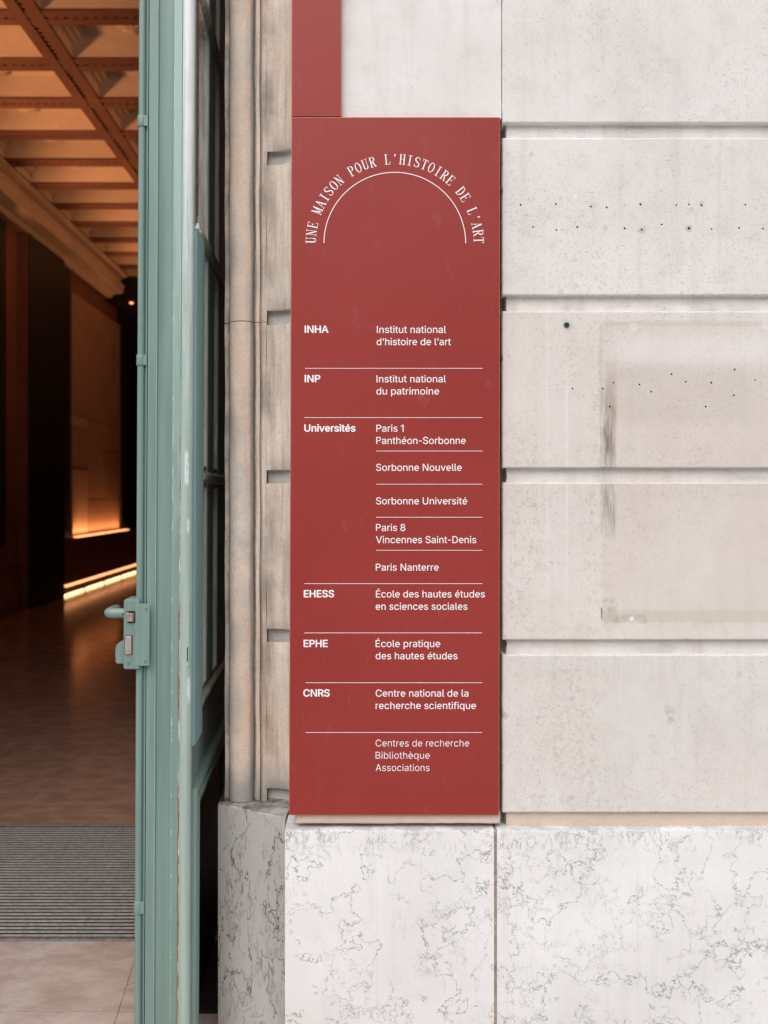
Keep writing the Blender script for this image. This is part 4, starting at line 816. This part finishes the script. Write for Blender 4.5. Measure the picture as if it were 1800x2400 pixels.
# arched line: narrow typewriter capitals drawn as strokes in a 0.62 x 1 cell
K, H_ = 0.105, 0.040
def ell(cx, cy, rx, ry, a0, a1, n=16, thick=K, thin=H_):
    out = []
    for i in range(n + 1):
        a = R(a0 + (a1 - a0) * i / n); out.append((cx + rx * math.cos(a), cy + ry * math.sin(a), thin + (thick - thin) * abs(math.cos(a)) ** 1.3))
    return out
def sf(x0, x1, y): y = 0.02 if y == 0 else 0.98; return [(x0, y, H_), (x1, y, H_)]
STROKES = {
 'U': [[(.15, 1, K), (.15, .30, K)] + ell(.325, .27, .175, .25, 180, 360, 14), [(.50, .27, H_), (.50, 1, H_)], sf(.02, .28, 1), sf(.38, .62, 1)],
 'N': [[(.13, 0, H_), (.13, 1, H_)], [(.10, 1, K), (.50, 0, K)], [(.50, 0, H_), (.50, 1, H_)], sf(.02, .25, 0), sf(.0, .16, 1), sf(.38, .62, 1)],
 'E': [[(.17, 0, K), (.17, 1, K)], sf(.04, .54, 1), [(.54, 1, H_), (.54, .78, H_)], [(.17, .52, H_), (.42, .52, H_)], [(.42, .64, H_), (.42, .40, H_)], sf(.04, .57, 0), [(.57, 0, H_), (.57, .25, H_)]],
 'M': [[(.10, 0, H_), (.10, 1, H_)], [(.10, 1, K), (.31, .12, K)], [(.31, .12, H_), (.53, 1, H_)], [(.53, 0, K), (.53, 1, K)], sf(.0, .21, 0), sf(.40, .64, 0), sf(.0, .13, 1), sf(.50, .64, 1)],
 'A': [[(.10, 0, H_), (.31, 1, H_)], [(.30, 1, K), (.53, 0, K)], [(.18, .34, H_), (.45, .34, H_)], sf(.0, .21, 0), sf(.40, .64, 0)],
 'I': [[(.31, 0, K), (.31, 1, K)], sf(.12, .50, 0), sf(.12, .50, 1)],
 'S': [[(.50, .73, H_), (.50, .93, H_)], ell(.30, .74, .20, .24, 40, 200, 12)[:] + [(.20, .58, K), (.40, .44, K)] + ell(.30, .26, .22, .24, 30, -150, 12), [(.09, .08, H_), (.09, .30, H_)]],
 'O': [ell(.31, .5, .235, .48, 0, 360, 28)],
 'P': [[(.17, 0, K), (.17, 1, K)], [(.17, .98, H_), (.32, .98, H_)] + ell(.32, .74, .21, .24, 90, -90, 12) + [(.17, .50, H_)], sf(.04, .34, 0), sf(.04, .2, 1)],
 'R': [[(.16, 0, K), (.16, 1, K)], [(.16, .98, H_), (.31, .98, H_)] + ell(.31, .76, .20, .22, 90, -90, 12) + [(.16, .54, H_)], [(.32, .54, K), (.54, .02, K)], sf(.03, .30, 0), sf(.46, .64, 0), sf(.03, .2, 1)],
 'L': [[(.19, 0, K), (.19, 1, K)], sf(.06, .34, 1), sf(.06, .55, 0), [(.55, 0, H_), (.55, .28, H_)]],
 'H': [[(.14, 0, K), (.14, 1, K)], [(.49, 0, K), (.49, 1, K)], [(.14, .52, H_), (.49, .52, H_)], sf(.02, .26, 0), sf(.37, .61, 0), sf(.02, .26, 1), sf(.37, .61, 1)],
 'T': [[(.31, 0, K), (.31, 1, K)], sf(.05, .57, 1), [(.05, 1, H_), (.05, .76, H_)], [(.57, 1, H_), (.57, .76, H_)], sf(.17, .45, 0)],
 'D': [[(.15, 0, K), (.15, 1, K)], [(.15, .98, H_), (.26, .98, H_)] + ell(.26, .5, .27, .48, 90, -90, 18) + [(.15, .02, H_)], sf(.03, .2, 0), sf(.03, .2, 1)],
 '’': [[(.33, 1.0, .13), (.35, .90, .11), (.25, .74, .03)]],
}
m = MB(); msg = 'UNE MAISON POUR L’HISTOIRE DE L’ART'
CH, CW, RB = 24.0, 24.0, 185.0
for i, c in enumerate(msg):
    if c == ' ':
        m.build('arched_lettering', M_WHITE, sign); m = MB(); continue
    ang = R(178 - 176 * i / (len(msg) - 1)); rad = Vector((math.cos(ang), math.sin(ang))); tan = Vector((math.sin(ang), -math.cos(ang)))
    for j, st in enumerate(STROKES[c]):
        pts = [Vector((x, y)) for x, y, _ in st]; L_, R2 = [], []
        for q, p in enumerate(pts):
            d = pts[min(q + 1, len(pts) - 1)] - pts[max(q - 1, 0)]
            d = d.normalized() if d.length > 1e-6 else Vector((1, 0)); nrm = Vector((-d.y, d.x)) * st[q][2] / 2
            for lst, pp in ((L_, p + nrm), (R2, p - nrm)):
                w2 = Vector((AC[0], -AC[1])) + rad * (RB + pp.y * CH) + tan * ((pp.x - 0.31) * CW)
                s_ = S(w2.x, -w2.y); lst.append((s_[0], YS - 0.00025 - 0.00004 * j, s_[2]))
        m.grid([L_, R2])
m.build('arched_lettering', M_WHITE, sign)

# ================================================================ open door leaf
YD = 2.75
def lx(u): return (u - 453) * YD / F
def dz(v): return Z_(v, YD)
XD = X_(453, YD)
LEAN = R(0.27)
door = thing('door_leaf', 'tall open green door leaf seen edge on with chipped paint and glazed side', 'door', (XD - math.sin(LEAN) * 1.6, YD, 0.0), (0, LEAN, R(1.87)), world_coords=False)
ZT, ZB, BARS0 = 3.95, 0.012, 0.985
core = [(-0.134, 0.10), (-0.134, 0.003), (-0.1325, 0.001), (-0.1310, 0.001), (-0.1310, 0.014), (-0.1288, 0.014), (-0.1288, 0.0045), (-0.1278, 0.0035), (-0.1060, 0.0040),
        (-0.1046, 0.0022), (-0.1034, 0.0005), (-0.1022, 0.0015), (-0.1000, 0.0060), (-0.090, 0.0085), (-0.075, 0.0095), (-0.062, 0.0080), (-0.0592, 0.0060), (-0.0588, -0.0052), (-0.0578, -0.0062),
        (-0.0355, -0.0062), (-0.0345, -0.005), (-0.0345, 0.012), (-0.004, 0.012), (-0.004, 0.10)]
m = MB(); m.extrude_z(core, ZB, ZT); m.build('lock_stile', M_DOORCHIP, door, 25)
bead = [(-0.0345, 0.011), (-0.0345, -0.003), (-0.0335, -0.0065)]
for i in range(13):
    a = math.pi * (0.92 - 0.92 * i / 12)
    bead.append((-0.0175 + 0.0165 * math.cos(a), -0.0055 - 0.0135 * math.sin(a)))
bead += [(-0.001, -0.0055), (-0.001, 0.011)]
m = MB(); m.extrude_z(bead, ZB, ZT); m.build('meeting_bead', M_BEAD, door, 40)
m = MB(); m.box(-0.134, -0.002, 0.611, 1.15, BARS0 + 0.03, ZT); m.box(-0.134, -0.004, 1.02, 1.15, ZB, BARS0 + 0.0295); m.build('hinge_stile', M_DOORFACE, door)
BARS = [0.985, 1.655, 2.365, 3.065, 3.765]
for i, z in enumerate(BARS):
    m = MB(); h = 0.028
    pr = [(-0.105, z - h), (-0.012, z - h), (-0.006, z - h * 0.7), (0.004, z - h * 0.55), (0.010, z - h * 0.2), (0.010, z + h * 0.2), (0.003, z + h * 0.5), (-0.005, z + h * 0.65), (-0.012, z + h), (-0.105, z + h)]
    m.extrude_y(pr, 0.0905 if z > 2.36 else 0.1665, 1.0); m.build('glazing_bar', M_DOORDIRT, door, 30)
COLS = [(0.092, 0.3305), (0.4895, 0.6105)]
m = MB(); m.box(-0.105, -0.002, 0.331, 0.489, BARS[0] + 0.0285, ZT - 0.15); m.build('mullion', M_DOORFACE, door, bevel=0.004)
for i in range(4):
    z0, z1 = BARS[i] + 0.0285, BARS[i + 1] - 0.0285
    for (w0, w1) in COLS:
        m = MB(); rows = []
        for x, d in ((-0.02, 0.0005), (-0.004, 0.0005), (-0.003, 0.004), (-0.006, 0.008), (-0.016, 0.009), (-0.018, 0.013), (-0.030, 0.015), (-0.033, 0.020), (-0.048, 0.022)):
            rows.append([(x, w0 + d, z0 + d), (x, w1 - d, z0 + d), (x, w1 - d, z1 - d), (x, w0 + d, z1 - d)])
        m.grid(rows, 0, True); fr = m.build('window_frame', M_DOORPALE, door, 20)
        g = MB(); g.box(-0.046, -0.042, w0 + 0.020, w1 - 0.020, z0 + 0.020, z1 - 0.020)
        g.build('window_pane', M_GLASS, fr)
m = MB(); m.box(-0.12, -0.010, 0.0905, 1.019, 0.765, BARS[0] - 0.029); m.build('lock_rail', M_DOORFACE, door)
m = MB(); m.box(-0.12, -0.024, 0.0905, 1.019, ZB, 0.764); m.build('bottom_panel', plain('gap_shade_green', (0.018, 0.024, 0.024), 0.5), door)  # panel coloured near black for the shade in the door gap
# raised moulding round the bottom panel, mitred at the corner
m = MB(); rows = []
z0, z1, w0, w1 = -0.085, 0.775, 0.006, 1.10
for x, d in ((-0.012, 0.0), (0.012, 0.001), (0.016, 0.010), (0.0125, 0.014), (0.0125, 0.030), (0.016, 0.034), (0.016, 0.046), (0.011, 0.050), (0.011, 0.062), (0.004, 0.070), (-0.024, 0.080)):
    rows.append([(x, w0 + d, z0 + d), (x, w1 - d, z0 + d), (x, w1 - d, z1 - d), (x, w0 + d, z1 - d)])
m.grid(rows, 0, True); m.build('panel_moulding', M_DOOR, door, 20)
# fluted cover strip on the stile, broken off at the top
prof = [(-0.0015, 0.003), (0.004, 0.003), (0.0065, 0.006), (0.0075, 0.010)]
for k in range(5):
    a = 0.014 + k * 0.0295
    prof += [(0.0075, a), (0.0035, a + 0.002), (0.0035, a + 0.006), (0.0075, a + 0.008), (0.0088, a + 0.016), (0.0088, a + 0.022), (0.0075, a + 0.028)]
prof += [(0.0075, 0.163), (0.004, 0.1655), (-0.0015, 0.1655)]
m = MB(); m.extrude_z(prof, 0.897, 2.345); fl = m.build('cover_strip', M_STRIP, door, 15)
m = MB(); m.tube((0.004, 0.012, 2.345), (0.007, 0.018, 2.366), 0.010, 7, 0.004); m.tube((0.006, 0.05, 2.345), (0.002, 0.05, 2.352), 0.012, 6, 0.006)
m.build('splintered_end', plain('grey_primer', (0.50, 0.53, 0.58), 0.8, var=0.4, sc=200), fl)
m = MB(); m.box(-0.0038, 0.0015, 0.062, 0.066, 2.40, ZT); m.build('bare_batten', M_WOOD, door)
# keep plate let into the bead
m = MB(); zc0, zc1 = dz(1560), dz(1408)
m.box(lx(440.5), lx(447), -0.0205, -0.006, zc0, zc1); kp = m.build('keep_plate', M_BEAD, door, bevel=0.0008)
m = MB(); m.box(lx(438.6), lx(440.4), -0.0185, -0.006, zc0 - 0.004, zc1); m.build('bare_edge', M_WOOD, kp)
m = MB(); m.box(lx(442.5), lx(444.8), -0.0209, -0.012, dz(1548), dz(1514)); m.build('slot', M_DARK, kp)
# bolt rod with its guides
m = MB(); m.tube((lx(328.3), 0.010, ZB), (lx(328.3), 0.010, ZT), 0.0100, 20); m.box(lx(328.3), -0.1345, 0.012, 0.020, ZB, ZT); m.build('bolt_rod', M_DOOR, door, 40)
for v0, v1 in ((271, 297), (832, 857), (2113, 2142)):
    m = MB(); z0, z1 = dz(v1), dz(v0); c = Vector((lx(328.3), 0.010, 0))
    m.lathe((c.x, c.y, z0), (0, 0, 1), [(0, 0.0102), (0, 0.0122), (0.002, 0.0132), ((z1 - z0) * .45, 0.0127), ((z1 - z0) * .55, 0.0127), (z1 - z0 - 0.002, 0.0132), (z1 - z0, 0.0122), (z1 - z0, 0.0102)], 20)
    m.box(c.x, -0.1325, -0.0005, 0.006, z0 + 0.001, z1 - 0.001)
    m.build('rod_guide', M_DOOR, door, 35)
# rim lock
def rounded(x0, x1, z0, z1, r, n=5, corners=(1, 1, 1, 1)):
    out = []
    for (cx, cz, a0, on) in ((x1, z1, 0, corners[0]), (x0, z1, 90, corners[1]), (x0, z0, 180, corners[2]), (x1, z0, 270, corners[3])):
        if not on: out.append((cx, cz)); continue
        sx = -1 if cx == x1 else 1; sz = -1 if cz == z1 else 1
        for i in range(n + 1):
            a = R(a0 + 90 * i / n); out.append((cx + sx * r + r * math.cos(a), cz + sz * r + r * math.sin(a)))
    return out
lk = MB()
xl, xr = lx(294), lx(331)
def plate(m, out, y0, y1, mi=0):
    a = [(x, y0, z) for x, z in out]; c = [(x, y1, z) for x, z in out]
    m.grid([a, c], mi, True); m.face(a, mi); m.face(c, mi)
body = rounded(xl, xr, dz(1567), dz(1404), 0.006)
plate(lk, body, -0.010, 0.075)
lock = lk.build('rim_lock', M_DOOR, door, 40, bevel=0.0012)
fp = MB()
out = rounded(lx(295.5), lx(329.5), dz(1565.5), dz(1406), 0.005)
plate(fp, out, -0.0118, -0.0103)
fp2 = rounded(lx(318), lx(354.5), dz(1558.5), dz(1414), 0.003)
plate(fp, fp2, -0.0126, -0.0095)
fp.build('face_plate', M_DOOR, lock, 40, bevel=0.0005)
m = MB(); m.box(lx(302.5), lx(321.5), -0.0133, -0.0122, dz(1459), dz(1431)); m.build('latch_opening', M_DARK, lock)
m = MB()
lp = [(lx(303.5), -0.0185), (lx(316), -0.0205), (lx(319), -0.0135), (lx(303.5), -0.0130)]
m.extrude_z(lp, dz(1455), dz(1436)); m.box(lx(296.8) + 0.0085, lx(306), -0.0175, -0.0125, dz(1457.5), dz(1433)); m.build('latch_bolt', M_BRASS, lock, bevel=0.0006)
m = MB(); m.box(lx(297.3), lx(315), -0.0131, -0.0120, dz(1533), dz(1487.5)); m.build('bolt_opening', M_DARK, lock)
m = MB(); m.box(lx(298.5), lx(313), -0.0155, -0.0125, dz(1531.5), dz(1489)); m.build('dead_bolt', M_STEEL, lock, bevel=0.0007)
for (u, v, r, sl_) in ((346.5, 1425.5, 6.3, 'x'), (345, 1547, 5.6, '-'), (305.5, 1551, 4.2, 'x')):
    m = MB(); rr = r * YD / F
    m.lathe((lx(u), -0.0115, dz(v)), (0, -1, 0), [(0.0005, rr), (0.0021, rr * 0.9), (0.0026, rr * 0.55), (0.0027, 0)], 20)
    sc = m.build('screw', M_DOOR, lock, 40)
    s2 = MB(); a = 0.35 if sl_ == 'x' else 1.15
    for ang in ((a, a + math.pi / 2) if sl_ == 'x' else (a,)):
        dx, dzz = math.cos(ang), math.sin(ang); q = rr * (0.42 if sl_ == 'x' else 0.85); t = 0.00055
        yb = -0.01435 - (0.00005 if ang != a else 0)
        s2.face([(lx(u) + dx * q - dzz * t, yb, dz(v) + dzz * q + dx * t), (lx(u) + dx * q + dzz * t, yb, dz(v) + dzz * q - dx * t),
                 (lx(u) - dx * q + dzz * t, yb, dz(v) - dzz * q - dx * t), (lx(u) - dx * q - dzz * t, yb, dz(v) - dzz * q + dx * t)])
    s2.build('screw_slot', M_DARK, sc) if False else s2.build('screw_slot', M_DARK, lock)
# lever: a neck out of the lock case that turns back along the leaf
m = MB(); zc = dz(1438.5); rr = 0.0140
path = [Vector((lx(296), 0.012, zc)), Vector((lx(275), 0.012, zc)), Vector((lx(262), 0.012, zc)), Vector((lx(257), 0.015, zc)), Vector((lx(254.5), 0.022, zc)), Vector((lx(254.5), 0.045, zc)), Vector((lx(255), 0.10, zc)), Vector((lx(255.5), 0.125, zc)), Vector((lx(255.5), 0.130, zc))]
rad_ = [rr, rr, rr, rr * 0.98, rr, rr * 1.0, rr * 0.95, rr * 0.8, rr * 0.3]
rows = []
for i, p in enumerate(path):
    d = (path[min(i + 1, len(path) - 1)] - path[max(i - 1, 0)]).normalized(); a = Vector((0, 0, 1)); c = d.cross(a).normalized()
    rows.append([p + (a * math.cos(2 * math.pi * k / 18) + c * math.sin(2 * math.pi * k / 18)) * rad_[i] for k in range(18)])
m.grid(rows, 0, True); m.face(rows[-1]); m.face(rows[0]); m.build('lever_handle', M_DOOR, lock, 60)
m = MB(); m.lathe((lx(290.5), -0.0018, dz(1440)), (0, -1, 0), [(0, 0.0022), (0.0006, 0)], 12); m.build('grub_screw', M_DARK, lock)
m = MB()
cyl = [(lx(294.5), dz(1502)), (lx(284), dz(1505)), (lx(276.5), dz(1511)), (lx(274.5), dz(1520)), (lx(274.5), dz(1550)), (lx(278), dz(1555)), (lx(294.5), dz(1555))]
plate(m, cyl, -0.003, 0.05); m.build('cylinder_housing', M_DOOR, lock, 30, bevel=0.001)
m = MB(); m.tube((lx(274.6), 0.02, dz(1531)), (lx(272.6), 0.02, dz(1531)), 0.021, 20, 0.018); m.build('key_cylinder', M_STEEL, lock, 40)

# ================================================================ entrance mat
mat = thing('entrance_mat', 'grey ribbed entrance mat set into the stone floor', 'mat', (-1.6, 4.13, 0))
y0, y1 = 3.522, 4.748
m = MB(); m.box(-3.0, -0.45, y0, y1, 0.0005, 0.003); m.build('mat_tray', M_MATGAP, mat)
m = MB(); n = 39; p = (y1 - y0 - 0.05) / n
for i in range(n):
    a = y0 + 0.025 + i * p
    ang = [(a + p * 0.02, 0.0036), (a + p * 0.04, 0.0056), (a + p * 0.27, 0.0062), (a + p * 0.48, 0.0056), (a + p * 0.50, 0.0036)]
    m.grid([[(x, yy, zz) for yy, zz in ang] for x in (-2.99, -0.46)])
m.build('mat_ribs', M_MATBAR, mat)
m = MB(); m.box(-3.0, -0.45, y0 - 0.006, y0 + 0.016, 0.0008, 0.0068); m.box(-3.0, -0.45, y1 - 0.016, y1 + 0.006, 0.0008, 0.0068); m.build('mat_rim', M_MATRIM, mat, bevel=0.002)

# ================================================================ hall: wall, ledge, ceiling
ZC = EYE + 4.07
hall = thing('hall_wall', 'dark stone wall of the lit hall beyond the open door', 'wall', (-4.8, 14, 0))
m = MB(); m.box(-5.2, -4.80, 3.94, 25, 0, ZC + 0.4); m.build('wall_face', M_HALL, hall)
cor = [(-4.35, ZC), (-4.35, ZC - 0.03), (-4.40, ZC - 0.05), (-4.47, ZC - 0.075), (-4.49, ZC - 0.11), (-4.45, ZC - 0.15), (-4.42, ZC - 0.20), (-4.44, ZC - 0.33), (-4.62, ZC - 0.36), (-4.66, ZC - 0.42), (-4.80, ZC - 0.42), (-4.80, ZC)]
m = MB(); m.extrude_y(cor, 3.95, 18.2); m.build('cornice', M_CEIL, hall)
m = MB(); m.box(-4.80, -4.655, 13.61, 15.28, 0, ZC - 0.425); m.build('pier', M_HALL, hall)
m = MB(); m.box(-4.655, -4.640, 13.64, 15.27, 0, ZC - 0.43); m.build('dark_panel', M_HALLDARK, hall)
m = MB(); m.box(-4.79, -4.74, 15.29, 15.92, 0.91, ZC - 0.43); m.build('dark_panel', M_HALLDARK, hall)
m = MB(); m.box(-4.79, -4.70, 19.12, 24.9, 0.91, ZC - 0.43); m.build('dark_panel', M_HALLDARK, hall)
m = MB(); m.box(-4.79, -4.76, 3.96, 13.1, 0.91, ZC - 0.43); m.build('dark_panel', M_HALLDARK, hall)
M_SLAB = [hall_stone('wall_slab_pale', (0.52, 0.39, 0.30), (0.60, 0.46, 0.36)), hall_stone('wall_slab_brown', (0.34, 0.22, 0.16), (0.42, 0.28, 0.20)), hall_stone('wall_slab_mid', (0.42, 0.28, 0.21), (0.48, 0.33, 0.25))]
for (ya, yb, za, zb, k) in ((15.95, 16.85, 0.93, 2.02, 0), (16.86, 19.1, 0.93, 1.52, 1), (16.86, 17.9, 1.53, 2.9, 2), (17.91, 19.1, 1.53, 2.4, 1), (15.95, 16.85, 2.03, 2.72, 2), (15.95, 17.4, 2.91, 4.9, 2), (17.41, 19.1, 2.91, 4.9, 2), (17.91, 19.1, 2.41, 2.90, 2), (15.95, 16.85, 2.73, 2.90, 0)):
    m = MB(); m.box(-4.79, -4.72 - 0.002 * k, ya, yb, za, zb); m.build('wall_slab', M_SLAB[k], hall)
ledge = thing('wall_ledge', 'low stone ledge along the hall wall with glowing strips beneath it', 'ledge', (-4.7, 18, 0))
m = MB(); m.box(-4.79, -4.62, 15.29, 24.9, 0.20, 0.88); m.box(-4.79, -4.60, 15.29, 24.9, 0.881, 0.905); m.build('ledge_body', M_HALL, ledge)
m = MB(); m.box(-4.79, -4.68, 15.29, 24.9, 0.0, 0.155); m.build('recessed_foot', M_HALLDARK, ledge)
for i in range(7):
    ya = 15.32 + i * 1.25
    m = MB(); m.box(-4.70, -4.615, ya, ya + 1.12, 0.158, 0.190); m.build('light_strip', M_LEDDIM, ledge)
    m = MB(); m.box(-4.679, -4.66, ya, ya + 1.10, 0.004, 0.034); m.build('light_strip', M_LED, ledge)
m = MB(); m.box(-4.70, -4.615, 15.95, 19.4, 0.906, 0.925); m.build('light_strip', M_LEDDIM, ledge)
ledge2 = thing('wall_ledge', 'dim stone ledge on the hall wall in front of the black pier', 'ledge', (-4.7, 10, 0))
m = MB(); m.box(-4.79, -4.62, 3.96, 13.2, 0.0, 0.66); m.box(-4.79, -4.58, 3.96, 13.2, 0.661, 0.72); m.build('ledge_body', M_HALL, ledge2)

ceil = thing('coffered_ceiling', 'coffered hall ceiling glowing orange above the dark wall', 'ceiling', (0, 11, ZC))
m = MB(); m.box(-5.2, 5.2, 3.94, 25, ZC + 0.42, ZC + 0.6); m.build('ceiling_slab', M_CEIL, ceil)
BX = [-2.84 + 1.55 * k for k in range(0, 5)]
RYS = [2300 * 4.07 / 1117 + 0.917 * k for k in range(-4, 12)]
def rib_x(m, y):      # rib across the hall: two fillets with a dentil channel between
    for (a, c) in ((-0.125, -0.022), (0.022, 0.125)):
        m.box(-4.36, 4.6, y + a, y + c, ZC - 0.0, ZC + 0.022)
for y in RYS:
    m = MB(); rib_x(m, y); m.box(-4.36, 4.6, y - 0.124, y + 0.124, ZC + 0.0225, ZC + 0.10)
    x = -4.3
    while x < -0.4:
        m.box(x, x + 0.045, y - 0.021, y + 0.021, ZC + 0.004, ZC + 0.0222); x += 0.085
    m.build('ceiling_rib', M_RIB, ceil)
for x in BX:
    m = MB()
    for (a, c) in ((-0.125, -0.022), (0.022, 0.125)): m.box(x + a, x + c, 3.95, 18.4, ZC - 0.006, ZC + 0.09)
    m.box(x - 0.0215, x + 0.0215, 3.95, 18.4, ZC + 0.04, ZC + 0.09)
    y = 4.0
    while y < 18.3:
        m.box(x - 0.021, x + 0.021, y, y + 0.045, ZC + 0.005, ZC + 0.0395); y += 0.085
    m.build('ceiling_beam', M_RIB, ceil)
def coffer(x0, x1, y0, y1):
    m = MB(); rows = []
    for z, dx, dy in ((0.023, 0.0, 0.0), (0.03, 0.010, 0.004), (0.09, 0.014, 0.035), (0.115, 0.02, 0.048), (0.118, 0.055, 0.050), (0.150, 0.062, 0.066), (0.153, 0.105, 0.068), (0.185, 0.115, 0.084), (0.188, 0.150, 0.086), (0.205, 0.155, 0.095), (0.205, 0.17, 0.105)):
        rows.append([(x0 + dx, y0 + dy, z), (x1 - dx, y0 + dy, z), (x1 - dx, y1 - dy, z), (x0 + dx, y1 - dy, z)])
    m.grid(rows, 0, True); m.face(rows[-1])
    cx, cy = (x0 + x1) / 2, (y0 + y1) / 2
    n = 40; rr = []
    for t, rad in ((0.0, 0.14), (0.03, 0.15), (0.065, 0.12), (0.085, 0.07), (0.10, 0.0)):
        rr.append([(cx + rad * (1 + 0.22 * math.cos(8 * 2 * math.pi * i / n)) * math.cos(2 * math.pi * i / n), cy + rad * (1 + 0.22 * math.cos(8 * 2 * math.pi * i / n)) * math.sin(2 * math.pi * i / n), 0.205 - t) for i in range(n)])
    m.grid(rr, 0, True)
    return m
def place(m, name):
    return m
xs = [-4.36] + BX
for a in range(len(xs) - 1):
    xa = xs[a] + (0.0 if a == 0 else 0.12); xb = xs[a + 1] - 0.12
    proto = None
    for k in range(len(RYS) - 1):
        ya, yb = RYS[k] + 0.123, RYS[k + 1] - 0.123
        if proto is None:
            m = coffer(xa, xb, 0, yb - ya); proto = m.build('coffer', M_CEIL, ceil); o = proto
        else:
            o = proto.copy(); COL.objects.link(o)
        o.parent = ceil; o.location = Vector((0, ya, ZC)) - ceil.location
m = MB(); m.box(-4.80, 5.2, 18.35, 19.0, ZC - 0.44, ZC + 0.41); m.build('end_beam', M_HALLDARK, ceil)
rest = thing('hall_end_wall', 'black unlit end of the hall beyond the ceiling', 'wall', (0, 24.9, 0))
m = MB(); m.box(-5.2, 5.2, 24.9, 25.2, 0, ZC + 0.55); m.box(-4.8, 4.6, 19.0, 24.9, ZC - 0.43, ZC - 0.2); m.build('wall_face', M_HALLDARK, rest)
m = MB(); m.box(4.6, 5.2, 3.94, 24.9, 0, ZC + 0.4); m.build('side_wall', M_HALL, rest)
m = MB(); m.box(0.33, 5.2, 3.6, 3.94, 0, ZC + 0.7); m.box(-5.2, 5.2, 3.6, 3.93, 6.4, ZC + 0.7); m.build('front_wall', M_HALL, rest)
m = MB(); m.lathe((-4.36, 18.5, ZC - 0.442), (0, 0, -1), [(0, 0.036), (0.02, 0.034), (0.025, 0.026), (0.03, 0.0)], 20)
sp = thing('ceiling_spotlight', 'small warm spotlight at the far end of the hall ceiling', 'spotlight', (-4.36, 18.5, ZC - 0.44))
m.build('lamp', M_LEDDIM, sp)

# warm hall lights: left uplights read off the coffer shadows, right row added fill
def lamp(name, loc, aim, size, watts, col, spread):
    d = bpy.data.lights.new(name, 'AREA'); d.shape = 'RECTANGLE'; d.size, d.size_y = size; d.energy = watts; d.color = col; d.spread = R(spread)
    o = bpy.data.objects.new(name, d); COL.objects.link(o); o.location = loc
    o.rotation_euler = (Vector(aim) - Vector(loc)).to_track_quat('-Z', 'Y').to_euler()
    return o
WARM = (1.0, 0.40, 0.165)
for i in range(7):
    y = 4.4 + 2.0 * i
    lamp('hall_uplight_and_fill', (-4.60, y, 4.45), (-3.80, y + 0.26, 5.08), (1.95, 0.05), 13, WARM, 84)
    lamp('hall_uplight_and_fill', (4.40, y, 4.75), (3.40, y + 0.30, 5.10), (1.9, 0.06), 10, WARM, 80)  # unseen right-wall row added to fill the shaded coffers
for (y, ln, w) in ((17.5, 3.0, 16), (9.5, 6.0, 5)):
    o = lamp('ledge_uplight', (-4.665, y, 0.94), (-4.665, y, 2.0), (0.05, ln), w, (1.0, 0.36, 0.13), 130)
    o.rotation_euler = (math.pi, R(4), 0)
